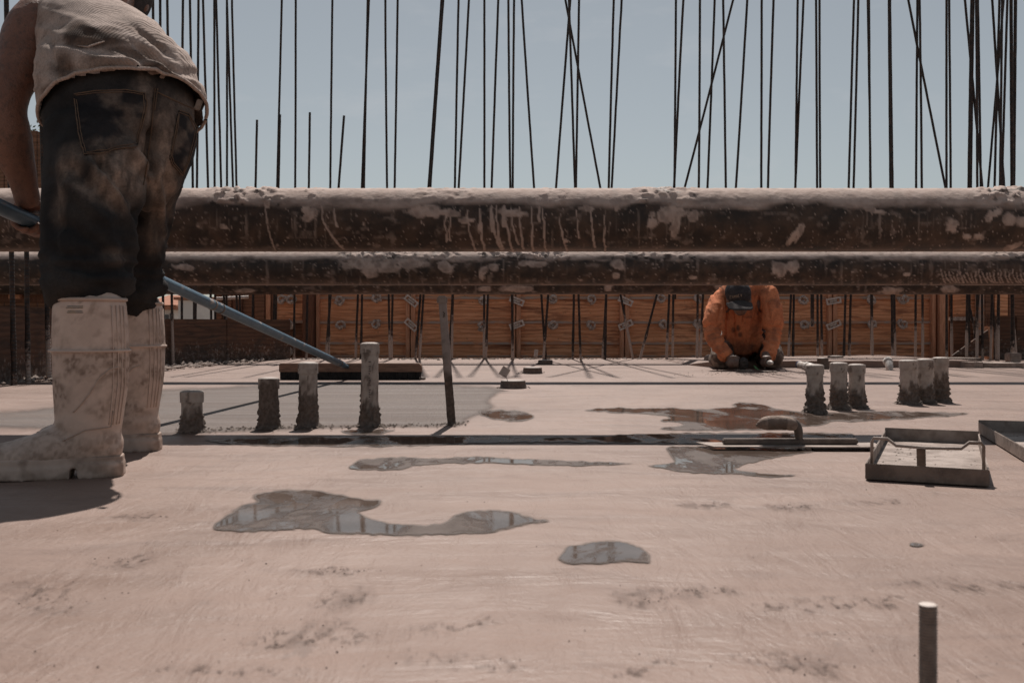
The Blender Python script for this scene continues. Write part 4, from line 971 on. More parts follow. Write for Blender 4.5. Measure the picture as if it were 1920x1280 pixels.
for k in range(nbx):
    x = a.x + .006 + (L - .012) * (k + .5) / nbx
    for dy in (.008, .022, .036, .050):
        j = random.gauss(0, .0025); br.box((x + random.gauss(0, .001), BY + dy + j * .5, (a.z + .002) / 2), (L / nbx * .95, .011, a.z - .002 + random.gauss(0, .0004)), Matrix.Rotation(random.gauss(0, .05), 3, 'Y'))
o = br.build('bristles', mat_simple('black_bristle', (.012, .011, .011), (.03, .026, .024), 60, .8), bro); o['kind'] = 'stuff'
pa, pb = P(-330, 236, 2.9), P(655, 690, DB - .01)
h_ = P(50, 411, 3.52); pb = P(652, 688, DB + .02); dpole = (h_ - pb).normalized(); pa = h_ + dpole * .55
pole_m = mat_dirt('blue_painted_pole', (.085, .145, .20), (.115, .18, .235), CONC, (.44, .37, .33), 30, .38, .8, .25, .2, 90, .002)
PR = .0195
nseg = 220; vs = []; dirt = []; an = np.linspace(0, 2 * math.pi, 24, endpoint=False)
e1 = dpole.cross(Vector((0, 0, 1))).normalized(); e2 = e1.cross(dpole)
Lp = (pa - pb).length
for k in range(nseg + 1):
    s_ = Lp * k / nseg; c = pb + dpole * (s_)
    r_ = PR * (.62 if s_ < .12 else 1.0)
    for a_ in an:
        vs.append(tuple(c + r_ * (math.cos(a_) * e1 + math.sin(a_) * e2)))
vsn = np.array(vs); aa = np.tile(an, nseg + 1)
nn = fbm(vsn * 26, 4, 3); n3 = fbm(vsn * 8, 3, 8)
dirt = smooth(.66, .72, nn + .10 * (n3 - .5)) * .9
fs = [(k * 24 + i, k * 24 + (i + 1) % 24, (k + 1) * 24 + (i + 1) % 24, (k + 1) * 24 + i) for k in range(nseg) for i in range(24)] + [tuple(range(23, -1, -1)), tuple(nseg * 24 + i for i in range(24))]
mesh_obj('pole', vsn, fs, pole_m, bro, None, True, {'dirt': dirt})
def pole_at_px(px):
    best = min((abs(960 + (pb + dpole * s).x * FPX / (pb + dpole * s).y - px), s) for s in np.linspace(0, Lp, 900)); return pb + dpole * best[1]
for px in (398, 412, 636):
    c = pole_at_px(px); MB().tube([c - dpole * .006, c + dpole * .006], PR * 1.07, 24).build('joint_ring', steel_d if px != 398 else MAT['conc'], bro, None, True)
MB().bbox(pb + Vector((0, .012, .0)), (.07, .02, .03), .005).build('bracket', steel, bro)
MB().tube([P(786, 708, DB - .01), P(792, 710, DB - .01), P(798, 709, DB - .01)], [.006, .009, .006], 8).build('end_clip', steel, bro)
# ------------------------------------------------------------------ people
def fabric_mat(name, c1, c2, dirt1, dirt2, scale=14, weave=420, rough=.9, ribs=False):
    m, nt, b = nodes_of(name); v = wpos(nt)
    base = mixc(nt, rng_(nt, nz(nt, v, scale, 6, .6), .35, .68), c1, c2)
    dirt = mixc(nt, rng_(nt, nz(nt, v, scale * 2.5, 5), .35, .65), dirt1, dirt2)
    a = attr(nt, 'dirt'); cc_ = mixc(nt, a, base, dirt)
    cc_ = mixc(nt, rng_(nt, nz(nt, v, 210, 4, .7), .35, .7, 0, .32), cc_, (.012, .010, .009)); cc_ = mixc(nt, rng_(nt, nz(nt, v, 34, 6, .75), .56, .72, 0, .5), cc_, (.02, .015, .013))
    nt.links.new(cc_, b.inputs['Base Color']); b.inputs['Roughness'].default_value = rough
    b.inputs['Specular IOR Level'].default_value = .2; b.inputs['Sheen Weight'].default_value = .0
    h = nz(nt, v, weave, 2)
    if ribs:
        w = nt.nodes.new('ShaderNodeTexWave'); w.bands_direction = 'X'; w.inputs['Scale'].default_value = 62; w.inputs['Distortion'].default_value = .6
        nt.links.new(wpos(nt, (1, 1, 1), (0, R(18), R(30))), w.inputs['Vector']); h = mth(nt, 'ADD', mth(nt, 'MULTIPLY', h, .5), mth(nt, 'MULTIPLY', w.outputs['Fac'], .9))
    bump(nt, b, h, .45, .003); return m
def skin_mat(name, c1, c2, d):
    m, nt, b = nodes_of(name); v = wpos(nt)
    c = mixc(nt, rng_(nt, nz(nt, v, 12, 5), .35, .65), c1, c2); c = mixc(nt, rng_(nt, nz(nt, v, 60, 6, .75), .46, .66, 0, .75), c, d); c = mixc(nt, rng_(nt, nz(nt, v, 24, 6, .7), .58, .72, 0, .45), c, (.26, .20, .165))
    nt.links.new(c, b.inputs['Base Color']); b.inputs['Roughness'].default_value = .52; b.inputs['Subsurface Weight'].default_value = .06; b.inputs['Subsurface Radius'].default_value = (.01, .004, .002)
    bump(nt, b, nz(nt, v, 130, 5, .7), .6, .004); return m
skin = skin_mat('tanned_skin', (.225, .110, .073), (.165, .078, .052), (.085, .052, .040))
skin_d = skin_mat('muddy_hand', (.17, .095, .07), (.12, .07, .052), (.22, .18, .15))
denim = fabric_mat('dirty_denim', (.020, .0195, .0205), (.046, .043, .042), (.36, .278, .228), (.22, .168, .138), 10)
tank = fabric_mat('stained_ribbed_cotton', (.52, .42, .37), (.42, .335, .29), (.17, .112, .084), (.075, .052, .042), 10, 300, .92, True)
orange = fabric_mat('faded_orange_cotton', (.80, .295, .142), (.62, .21, .10), (.12, .066, .05), (.27, .12, .074), 12)
rubber = mat_dirt('white_boot_rubber', (.64, .505, .43), (.55, .43, .365), (.19, .13, .10), (.33, .245, .195), 24, .36, .85, 0, .25, 90, .002)
capm = fabric_mat('charcoal_cap_cloth', (.045, .043, .047), (.07, .066, .07), (.10, .08, .07), (.1, .08, .07), 30)
khaki = fabric_mat('muddy_khaki', (.34, .275, .23), (.25, .195, .16), (.09, .065, .055), (.06, .045, .04), 18)
thread_m = mat_simple('seam_thread', (.16, .105, .07), (.11, .075, .055), 60, .9)
hairm = mat_simple('dark_hair', (.02, .015, .012), (.035, .025, .02), 90, .7)

def hand(mb, grip, axis, palm_from, r_obj, s=1.0, thumb_up=True, spread=None):
    """hand closed round a bar: palm on the palm_from side, four unequal fingers curling over, thumb from the side of the palm"""
    axis = axis.normalized(); pn = (palm_from - grip); pn = (pn - pn.dot(axis) * axis).normalized(); sd3 = axis.cross(pn)
    pc = grip + pn * (r_obj + .016 * s)
    rot = Matrix((axis, sd3, pn)).transposed()
    mb.ellipsoid(pc + pn * .004 * s, (.043 * s, .036 * s, .017 * s), rot, 16, 10)
    for k, (off, ln) in enumerate(((-.031, .80), (-.0105, 1.0), (.0105, .95), (.031, .74))):
        pts = []; rad = []
        for i in range(8):
            a = R(40) + (R(215) * ln) * i / 7; rr = r_obj + .0095 * s
            pts.append(grip + axis * off * s + rr * (math.cos(a) * pn + math.sin(a) * sd3)); rad.append((.0098 - .0004 * i + (.0008 if i in (2, 5) else 0)) * s)
        mb.tube(pts, rad, 10)
    pts = []; rad = []
    for i in range(6):
        a = R(-35) - R(120) * i / 5; rr = r_obj + .011 * s
        pts.append(grip + axis * (-.040 + .005 * i) * s + rr * (math.cos(a) * pn + math.sin(a) * sd3)); rad.append((.0125 - .0007 * i) * s)
    mb.tube(pts, rad, 10)
    return pc + pn * .006 * s

# ---- the man bent over the broom pole, seen from behind
man = empty('person', G(190, 880), 'bent man in stained tank top, dark jeans and white rubber boots holding the blue pole', 'person')
F_ = Vector((-.55, .835, 0)).normalized(); L_ = Vector((-.835, -.55, 0)).normalized(); R_ = -L_
# jeans
jm = MB()
jm.limb([P(222, 338, 3.33), P(228, 262, 3.33), P(230, 205, 3.34), P(228, 158, 3.39), P(216, 110, 3.48)], [(.130, .105), (.166, .125), (.170, .128), (.166, .124), (.15, .11)], R_, 32, 6)
jm.limb([P(176, 262, 3.24), P(174, 350, 3.16), P(169, 450, 3.11), P(163, 518, 3.085), P(164, 543, 3.078), P(167, 560, 3.075)], [.104, .102, .092, .083, .086, .060], R_, 30, 8)
jm.limb([P(270, 262, 3.44), P(258, 350, 3.52), P(247, 430, 3.58), P(238, 500, 3.62), P(239, 548, 3.635), P(242, 566, 3.64)], [.102, .097, .090, .083, .083, .058], R_, 30, 8)
v, fs, nr = fuse(jm, .0075, 6)
px, py = proj(v)
near = (v[:, 1] < 3.36)
def ridge(n): return 1 - np.abs(2 * n - 1)
# folds: bunching over the boots, drag lines below the seat, a vertical crease
q = np.stack([v[:, 0] * 5, v[:, 1] * 5, v[:, 2] * 34], 1); w1 = ridge(fbm(q + .9 * fbm(v * 9, 2, 2)[:, None], 2, 21))
knee = smooth(.62, .42, v[:, 2]); d1 = (w1 - .6) * .024 * knee
hem = smooth(.44, .40, v[:, 2]) * .002
q2 = np.stack([(px + py * .55) / 62, (py - px * .5) / 240, v[:, 1] * 2], 1); w2 = ridge(fbm(q2, 3, 33)); d2 = (w2 - .62) * .030 * smooth(.55, .70, v[:, 2]) * smooth(.93, .80, v[:, 2])
q3 = np.stack([(px - py * .25) / 46, (py + px * .3) / 190, v[:, 1] * 2], 1); w3 = ridge(fbm(q3, 3, 41)); d3 = (w3 - .62) * .028 * smooth(.78, .6, v[:, 2])
d4 = (fbm(v * 60, 3, 5) - .5) * .003
def groove(ax, ay, bx, by, wd, depth):
    vx, vy = bx - ax, by - ay; t = np.clip(((px - ax) * vx + (py - ay) * vy) / (vx * vx + vy * vy), 0, 1)
    return -depth * np.exp(-(np.hypot(px - ax - t * vx, py - ay - t * vy) / wd) ** 2) * (nr[:, 1] < .2)
cleft = groove(291, 170, 284, 250, 6, .012) + groove(284, 250, 274, 320, 9, .022) + groove(185, 305, 262, 410, 9, .020) + groove(140, 320, 215, 390, 11, .016) + groove(300, 330, 318, 430, 8, .012) + groove(120, 420, 200, 470, 10, .014) + groove(95, 330, 110, 470, 9, .010) + groove(225, 400, 240, 500, 9, .014)
ridge_f = -(groove(235, 285, 274, 325, 10, .020) + groove(165, 308, 245, 388, 9, .014) + groove(292, 300, 306, 430, 9, .012) + groove(130, 350, 200, 420, 10, .010))
v = v + nr * (d1 + hem + d2 + d3 + d4 + cleft + ridge_f)[:, None]
def blob(cx, cy, rx, ry, rot=0): 
    c, s = math.cos(rot), math.sin(rot); X, Y = px - cx, py - cy; return np.hypot((X * c + Y * s) / rx, (-X * s + Y * c) / ry)
nq = fbm(v * 13, 5, 7); nq2 = fbm(v * 40, 4, 9)
dust = np.zeros(len(v))
for (cx, cy, rx, ry, rot, am) in ((230, 330, 55, 75, .3, 1.0), (262, 240, 30, 100, .1, .9), (305, 300, 34, 150, .08, .95), (140, 310, 26, 40, .5, .8), (110, 390, 18, 60, 0, .5), (215, 290, 90, 26, 0, .7), (330, 210, 40, 45, 0, .6), (190, 370, 60, 20, .6, .7), (210, 480, 25, 20, 0, .35)):
    dust = np.maximum(dust, am * smooth(1.25, .35, blob(cx, cy, rx, ry, rot) + (nq - .5) * 1.2))
st_ = fbm(np.stack([px / 5, py / 22, v[:, 1] * 4], 1), 4, 12); st2 = fbm(np.stack([(px + py * .3) / 16, py / 60, v[:, 1] * 4], 1), 3, 15)
dust = np.clip(dust * (.45 + .8 * smooth(.25, .75, st_)) * (.55 + .7 * st2), 0, 1)
jeans = mesh_obj('jeans', v, fs, denim, man, None, True, {'dirt': dust})
jb = bvh_of(v, fs)
# back pockets, seams and stitching
pk1 = [(140, 178), (180, 172), (232, 170), (272, 176), (274, 196), (264, 240), (255, 276), (215, 282), (158, 292), (148, 250)]
pk2 = [(334, 208), (352, 214), (366, 240), (364, 262), (352, 300), (340, 328), (322, 308), (318, 296), (328, 240)]
denim_p = fabric_mat('worn_pocket_denim', (.030, .028, .030), (.014, .013, .015), (.19, .15, .125), (.14, .108, .09), 16)
def dust_of(vv, k=.5, seed=4):
    n_ = fbm(np.array(vv) * 22, 4, seed); return np.clip(smooth(.42, .66, n_) * k, 0, 1)
for pk in (pk1, pk2):
    mb = patch_on(jb, pk, .0035, 2.0)
    if mb.f:
        o = mesh_obj('back_pocket', np.array(mb.v), mb.f, denim_p, jeans, None, True, {'dirt': dust_of(mb.v, .8)})
        sm = o.modifiers.new('thickness', 'SOLIDIFY'); sm.thickness = .0035; sm.offset = -1
        for ins in (0.0, 4.5):
            cxp = sum(p[0] for p in pk) / len(pk); cyp = sum(p[1] for p in pk) / len(pk)
            pp = [(p[0] + (cxp - p[0]) / max(1, math.hypot(cxp - p[0], cyp - p[1])) * ins, p[1] + (cyp - p[1]) / max(1, math.hypot(cxp - p[0], cyp - p[1])) * ins) for p in pk]
            ln = surf_line(jb, pp + [pp[0]], .0045, 8)
            if len(ln) > 3: MB().tube(ln, .0010 if ins else .0013, 6).build('stitching', thread_m, o)
for sl in ([(292, 172), (330, 190), (366, 206)], [(291, 166), (287, 210), (284, 250), (277, 300), (268, 350)], [(296, 166), (290, 210)]):
    ln = surf_line(jb, sl, .0012, 14)
    if len(ln) > 4: MB().tube(ln, .0014, 6).build('seam', thread_m, jeans)
MB().bbox(P(372, 197, 3.30), (.014, .006, .026), .002, Matrix.Rotation(R(20), 3, 'Y')).build('belt_tab', khaki, jeans)

# tank top
tm = MB()
tpath = [P(234, 204, 3.335), P(221, 150, 3.39), P(199, 92, 3.53), P(163, 32, 3.74), P(128, -28, 3.95)]
tm.limb([tpath[0], tpath[1], P(205, 105, 3.50)], [(.192, .147), (.186, .146), (.160, .125)], R_, 34, 8)
tm.limb([P(221, 152, 3.39), P(199, 98, 3.53), P(160, 52, 3.72), P(118, 8, 3.92)], [(.165, .135), (.168, .130), (.150, .105), (.120, .075)], R_ + Vector((0, 0, -.45)), 34, 8)
v, fs, nr = fuse(tm, .0075, 10); px, py = proj(v)
q = np.stack([(px * .8 + py * 1.1) / 120, (py - px * .42) / 26, v[:, 1] * 3], 1); w1 = ridge(fbm(q + .5 * fbm(v * 7, 2, 3)[:, None], 3, 61))
d = (w1 - .62) * .026 * smooth(165, 260, px + .25 * (py - 100)) + (ridge(fbm(np.stack([px / 160, (py - .2 * px) / 30, v[:, 1]], 1), 3, 67)) - .6) * .012 * smooth(230, 150, px)
d += .007 * smooth(168, 190, py - np.interp(px, [95, 210, 290, 370], [0, -22, -8, 18]) ) * 0 + (fbm(v * 50, 3, 5) - .5) * .003
def crease(ax, ay, bx, by, wd, depth):
    vx, vy = bx - ax, by - ay; t = np.clip(((px - ax) * vx + (py - ay) * vy) / (vx * vx + vy * vy), 0, 1)
    return -depth * np.exp(-(np.hypot(px - ax - t * vx, py - ay - t * vy) / wd) ** 2) * (nr[:, 1] < .3) * np.sin(np.clip(t, .05, .95) * 3.14)
for (ax, ay, bx, by, wd, dp) in ((228, 98, 360, 178, 5, .020), (236, 72, 350, 148, 5, .016), (245, 48, 330, 112, 4, .014), (110, 128, 236, 132, 5, .012), (100, 150, 215, 128, 4, .010), (250, 125, 330, 178, 4, -.014), (240, 86, 345, 160, 4, -.012), (150, 105, 300, 128, 5, -.010), (92, 60, 110, 170, 5, .010)):
    d = d + crease(ax, ay, bx, by, wd, dp)
v = v + nr * d[:, None]
nq = fbm(v * 12, 5, 17); nq2 = fbm(v * 36, 4, 19); dirt = np.zeros(len(v))
for (cx, cy, rx, ry, rot, am) in ((185, 72, 55, 20, .1, 1.0), (150, 70, 30, 24, 0, .9), (240, 100, 60, 12, .25, .75), (120, 125, 22, 30, 0, .8), (270, 62, 60, 14, .5, .45), (300, 130, 60, 14, .5, .6), (330, 160, 50, 10, .45, .55), (105, 168, 30, 16, -.3, .8), (200, 155, 80, 6, -.1, .6), (200, 120, 60, 8, .1, .45)):
    dirt = np.maximum(dirt, am * smooth(1.25, .55, blob(cx, cy, rx, ry, rot) + (nq - .5) * 1.6))
dirt = np.clip(dirt * (.75 + .7 * nq2) + smooth(.55, .75, nq2) * .3 + smooth(.5, .7, nq) * .25, 0, 1)
tt_ = np.array((tpath[1] - tpath[0]).normalized()); keep = (v - np.array(tpath[0])) @ tt_ > -.014
ids = -np.ones(len(v), int); ids[keep] = np.arange(keep.sum()); fs = [tuple(int(ids[i]) for i in f) for f in fs if all(keep[i] for i in f)]; v = v[keep]; dirt = dirt[keep]
top_o = mesh_obj('tank_top', v, fs, tank, man, None, True, {'dirt': dirt})
tb = bvh_of(v, fs)
ln = surf_line(tb, [(146, 87), (165, 89), (182, 83), (198, 78)], .001, 10)
if len(ln) > 4: MB().tube(ln, [.0012 + .0012 * math.sin(3.1 * i / len(ln)) for i in range(len(ln))], 6).build('tear', tank, top_o)
ln = []
for k in range(61):                                 # rolled hem round the whole waist
    a = 2 * math.pi * k / 60; t = (tpath[1] - tpath[0]).normalized(); aa_ = (R_ - R_.dot(t) * t).normalized(); bb_ = t.cross(aa_)
    ln.append(tpath[0] + t * -.012 + .1935 * math.cos(a) * aa_ + .1485 * math.sin(a) * bb_ + Vector((0, 0, random.gauss(0, .002))))
MB().tube(ln, .0045, 8, False).build('hem', tank, top_o, None, True)

# body: arms, neck, head in one skin
bm_ = MB()
hand_p = pole_at_px(58)
bm_.limb([P(190, 10, 3.66), P(120, 22, 3.6), P(66, 58, 3.5), P(36, 125, 3.43), P(12, 196, 3.385), P(20, 262, 3.40), P(42, 335, 3.46), P(52, 378, 3.49)], [.075, .076, .070, .057, .047, .050, .035, .030], (1, .3, 0), 24, 7)
sh_r = Vector((-1.13, 3.95 * KD, 1.06)); hand_r = pole_at_px(196)
bm_.limb([P(160, 25, 3.7), sh_r, Vector((-1.09, 4.1 * KD, .86)), Vector((-1.14, 4.08 * KD, .70)), hand_r + Vector((.01, -.03, .06))], [.07, .062, .048, .042, .030], (1, 0, 0), 22, 7)
hd_c = P(222, -2, 4.0)
bm_.limb([P(185, -10, 3.72), (P(185, -10, 3.72) + hd_c) / 2, hd_c], [.075, .062, .07], (1, 0, 0), 20, 6)
bm_.ellipsoid(hd_c, (.078, .098, .088), None, 24, 16)
bm_.ellipsoid(hd_c + Vector((-.03, .085, -.05)), (.02, .022, .018), None, 12, 8)       # nose and chin, turned down and away
bm_.ellipsoid(hd_c + Vector((-.02, .05, -.09)), (.04, .045, .035), None, 14, 8)
for sx in (-1, 1): bm_.ellipsoid(hd_c + Vector((sx * .080, -.005, -.012)), (.010, .022, .032), None, 12, 8)
hand(bm_, hand_p, dpole, hand_p + Vector((-.05, -.02, .2)), PR, 1.05)
hand(bm_, hand_r, dpole, hand_r + Vector((.05, .05, .2)), PR, 1.05)
v, fs, nr = fuse(bm_, .006, 8)
v = v + nr * ((fbm(v * 30, 3, 3) - .5) * .004)[:, None]
body = mesh_obj('body', v, fs, skin, man, None, True)
# cap, worn backwards over the head
cp = MB(); cp.ellipsoid(hd_c + Vector((.004, -.006, .018)), (.092, .110, .098), Matrix.Rotation(R(12), 3, 'X'), 30, 18)
v, fs, nr = fuse(cp, .006, 2); v = v + nr * ((fbm(v * 30, 3, 3) - .5) * .004)[:, None]; capo = mesh_obj('cap', v, fs, capm, man, None, True, {'dirt': np.zeros(len(v))})
MB().limb([P(205, 20, 3.90), P(228, 25, 3.89), P(262, 36, 3.905)], [(.012, .045), (.013, .05), (.008, .03)], (0, 0, 1), 18, 6).build('brim', capm, capo, None, True)
MB().ellipsoid(P(266, 30, 3.885), (.008, .008, .008), None, 12, 8).build('button', skin, capo, None, True)

# boots
def boot(heel, dirv, name_label, near_one):
    dirv = Vector((dirv[0], dirv[1], 0)).normalized(); sdv = Vector((-dirv.y, dirv.x, 0)); up = Vector((0, 0, 1)); rot = Matrix((dirv, sdv, up)).transposed()
    def W(x, y, z): return heel + rot @ Vector((x, y, z))
    mb = MB()
    mb.limb([W(.071, 0, .07), W(.070, 0, .12), W(.066, 0, .20), W(.066, 0, .285), W(.068, 0, .378)], [(.070, .046), (.070, .050), (.0775, .060), (.080, .066), (.0765, .067)], dirv, 36, 8)
    mb.limb([W(.018, 0, .058), W(.06, 0, .064), W(.12, 0, .066), W(.165, 0, .056), (W(.215, 0, .047)), W(.26, 0, .043), W(.288, 0, .040)], [(.034, .032), (.050, .040), (.052, .044), (.044, .048), (.036, .050), (.031, .046), (.024, .032)], up, 28, 7)
    v, fs, nr = fuse(mb, .0045, 7); px, py = proj(v)
    loc = (v - np.array(heel)) @ np.array(rot)
    n1 = fbm(v * 16, 5, 3 if near_one else 8); n2 = fbm(v * 48, 4, 5)
    d = (n1 - .5) * .0022 + .0035 * np.exp(-((loc[:, 2] - .276) / .004) ** 2)
    d += (ridge(fbm(np.stack([loc[:, 0] * 8, loc[:, 1] * 8, loc[:, 2] * 30], 1), 2, 4)) - .6) * .004 * smooth(.16, .11, loc[:, 2]) * smooth(.055, .09, loc[:, 2])
    v = v + nr * d[:, None]
    n3 = fbm(v * np.array([150, 150, 90]), 4, 14); n4 = fbm(np.stack([loc[:, 0] * 60 + loc[:, 2] * 40, loc[:, 1] * 60, loc[:, 2] * 14 - loc[:, 0] * 20], 1), 4, 6)
    dirt = smooth(.38, .60, n1) * (.30 + .75 * smooth(.40, .62, n3)) * smooth(.05, .16, np.abs(loc[:, 2] - .39) + .03)
    dirt = np.maximum(dirt, smooth(.56, .70, n4) * .7 * smooth(.34, .54, n1)); dirt = np.maximum(dirt, smooth(.62, .74, n2) * .4) * (.6 + .3 * smooth(.09, .15, loc[:, 2]))
    b = mesh_obj('boot', v, fs, rubber, man, None, True, {'dirt': np.clip(dirt, 0, 1)}); b['label'] = name_label
    # sole with a separate heel block and toe spring
    def outline(x0, x1, n=12):
        prof = [(-.004, .020), (.01, .034), (.05, .041), (.10, .039), (.15, .044), (.20, .053), (.25, .052), (.285, .040), (.303, .022), (.309, .0)]
        xs = np.linspace(x0, x1, n); ys = np.interp(xs, [p[0] for p in prof], [p[1] for p in prof]); return list(zip(xs, ys)) + [(x, -y) for x, y in list(zip(xs, ys))[::-1]]
    ms = MB()
    for (x0, x1, z0, z1, gr) in ((-.004, .088, 0.0, .030, 0.004), (.104, .309, 0.0, .026, .002), (-.002, .307, .022, .046, 0.0)):
        ol = outline(x0, x1, 18); n = len(ol); vs = []
        for zi in (0, 1):
            for (x, y) in ol:
                spring = max(0, x - .22) ** 2 * 1.6; z = (z0 if zi == 0 else z1) + spring * (1 if zi == 0 else .8); yy = y * (1 + gr * 4) + (gr if y > 0 else -gr); vs.append(W(x, yy, z))
        ms.add(vs, [tuple(range(n - 1, -1, -1)), tuple(range(n, 2 * n))] + [(i, (i + 1) % n, n + (i + 1) % n, n + i) for i in range(n)])
    v2, sf, _n = fuse(ms, .004, 1); mesh_obj('sole', v2, sf, rubber, b, None, False, {'dirt': np.clip(smooth(.40, .6, fbm(v2 * 30, 3, 2)) * .5 + .22, 0, 1)})
    # moulded ribs up the back seam, a band round the shaft, the rim and the side line
    bb = bvh_of(v, fs); rb = MB()
    c = W(.067, 0, .276)
    ring = [c + .083 * math.cos(a) * dirv + .068 * math.sin(a) * sdv for a in [2 * math.pi * k / 40 for k in range(41)]]
    mbd = MB(); mbd.tube(ring, .0028, 8, False); vv = np.array(mbd.v); mesh_obj('band', vv, mbd.f, rubber, b, None, True, {'dirt': np.zeros(len(vv)) + .1})
    c = W(.068, 0, .388); mbd = MB(); mbd.tube([c + .0745 * math.cos(a) * dirv + .0655 * math.sin(a) * sdv for a in [2 * math.pi * k / 40 for k in range(41)]], .0042, 8, False); vv = np.array(mbd.v)
    mesh_obj('rim', vv, mbd.f, rubber, b, None, True, {'dirt': np.zeros(len(vv)) + .25})
    for dy in (-1, 1):
        for k in range(4):
            a = math.pi - dy * R(22 + 9 * k); pts = []
            for z, rx, ry, cx in ((.375, .0765, .067, .068), (.32, .0785, .067, .067), (.26, .0795, .065, .066), (.2, .0775, .060, .066), (.15, .073, .054, .068), (.115, .069, .049, .070)):
                pts.append(W(cx + (rx + .0012) * math.cos(a), (ry + .0012) * math.sin(a), z))
            mr = MB(); mr.tube(pts, .0013, 6); vv = np.array(mr.v); mesh_obj('rib', vv, mr.f, rubber, b, None, True, {'dirt': np.zeros(len(vv)) + .05})
    return b, bb
b1, bb1 = boot(Vector((-.866, 3.085 * KD, 0)), (-.95, -.26), 'near white rubber boot, toe out of frame', True)
b2, bb2 = boot(Vector((-.938, 3.69 * KD, 0)), (-.97, -.15), 'far white rubber boot, partly hidden', False)
for (bo, bb, lns) in ((b1, bb1, ([(222, 688), (205, 692), (185, 710), (170, 735), (150, 760), (135, 775)], [(212, 770), (208, 800), (160, 806), (110, 830)])), (b2, bb2, ([(262, 685), (248, 690), (240, 700)],))):
    for l_ in lns:
        pts = surf_line(bb, l_, .0006, 6)
        if len(pts) > 4:
            mb = MB(); mb.tube(pts, .0016, 6); vv = np.array(mb.v); mesh_obj('moulded_line', vv, mb.f, rubber, bo, None, True, {'dirt': np.zeros(len(vv)) + .45})
mb = MB()
for (y, x0, x1) in ((574, 126, 160), (577, 124, 160), (583, 128, 158), (586, 126, 160)):
    pts = surf_line(bb1, [(x0, y), (x1, y)], .0008, 8)
    if len(pts) > 3: mb.tube(pts, .0011, 6)
if mb.f: mb.build('stripe', mat_simple('faded_stripe', (.33, .27, .20), (.24, .23, .24), 60, .6), b1)

# ---- the man kneeling at the back
K0 = 10.3
def K(px, py, dz): return P(px, py, K0 + dz / KD)
kn = empty('person', Vector((K(1392, 690, 0).x, 10.2 * KD, 0)), 'kneeling man in dirty orange shirt and dark cap smoothing concrete under the pipes', 'person')
sm_ = MB()
sm_.limb([K(1392, 648, .42), K(1392, 606, .30), K(1392, 575, .12), K(1393, 553, .0), K(1393, 541, -.04)], [(.155, .15), (.165, .15), (.175, .14), (.165, .10), (.10, .065)], (1, 0, 0), 30, 6)
sm_.limb([K(1392, 570, -.02), K(1392, 605, .02), K(1392, 648, .06)], [(.125, .09), (.145, .11), (.15, .10)], (1, 0, 0), 26, 6)
for (sx, pts, fl) in ((-1, [K(1370, 551, .0), K(1351, 566, -.05), K(1341, 590, -.13), K(1338, 609, -.17)], 0), (1, [K(1412, 540, .0), K(1436, 552, -.04), K(1447, 586, -.13), K(1449, 608, -.17)], 0)):
    sm_.limb(pts, [.075, .074, .067, .070], (0, 1, 0), 24, 6)
for pts in ([K(1340, 600, -.15), K(1336, 624, -.20), K(1347, 648, -.27), K(1360, 665, -.33)], [K(1449, 600, -.15), K(1450, 626, -.20), K(1445, 648, -.27), K(1439, 666, -.33)]):
    sm_.limb(pts, [.052, .050, .047, .043], (0, 1, 0), 22, 6)
v, fs, nr = fuse(sm_, .0075, 3); px, py = proj(v)
q = np.stack([px / 9 + (py - 560) * .02 * np.sign(px - 1392), py / 40, v[:, 1] * 3], 1); w1 = ridge(fbm(q, 3, 71))
q = np.stack([(px + py * np.sign(px - 1392)) / 40, (py - px * np.sign(px - 1392) * .4) / 9, v[:, 1] * 3], 1); w2 = ridge(fbm(q, 2, 75))
kc = sum(-dp * np.exp(-(np.hypot(px - ax - np.clip((py - ay) / (by - ay), 0, 1) * (bx - ax), np.maximum(0, np.maximum(ay - py, py - by))) / wd) ** 2) * (nr[:, 1] < .4)
         for (ax, ay, bx, by, wd, dp) in ((1362, 566, 1360, 634, 2.2, .022), (1424, 560, 1427, 634, 2.2, .022), (1374, 572, 1378, 630, 2.0, .016), (1412, 566, 1408, 620, 2.0, .016), (1393, 585, 1391, 640, 2.0, .012), (1350, 575, 1344, 606, 1.8, .014), (1440, 570, 1446, 604, 1.8, .014)))
v = v + nr * kc[:, None]
sleeve = (py > 608) & (np.abs(px - 1392) > 34)
v = v + nr * ((w1 - .6) * .036 * (~sleeve) + (w2 - .6) * .034 * sleeve + (fbm(v * 30, 3, 5) - .5) * .006)[:, None]
nq = fbm(v * 14, 5, 27); nq2 = fbm(v * 42, 4, 29)
dirt = smooth(.60, .74, nq2) * .45 * smooth(.4, .6, nq) + smooth(.48, .70, nq) * .5
for (cx, cy, rx, ry, rot, am) in ((1384, 615, 4, 6, 0, .9), (1375, 618, 3, 5, 0, .8), (1388, 627, 4, 5, 0, .8), (1392, 654, 30, 14, 0, .6), (1424, 565, 4, 16, 0, .5), (1336, 640, 8, 20, 0, .5), (1452, 630, 6, 18, 0, .4)):
    dirt = np.maximum(dirt, am * smooth(1.3, .5, np.hypot((px - cx) / rx, (py - cy) / ry) + (nq - .5) * .8))
shirt = mesh_obj('shirt', v, fs, orange, kn, None, True, {'dirt': np.clip(dirt, 0, 1)})
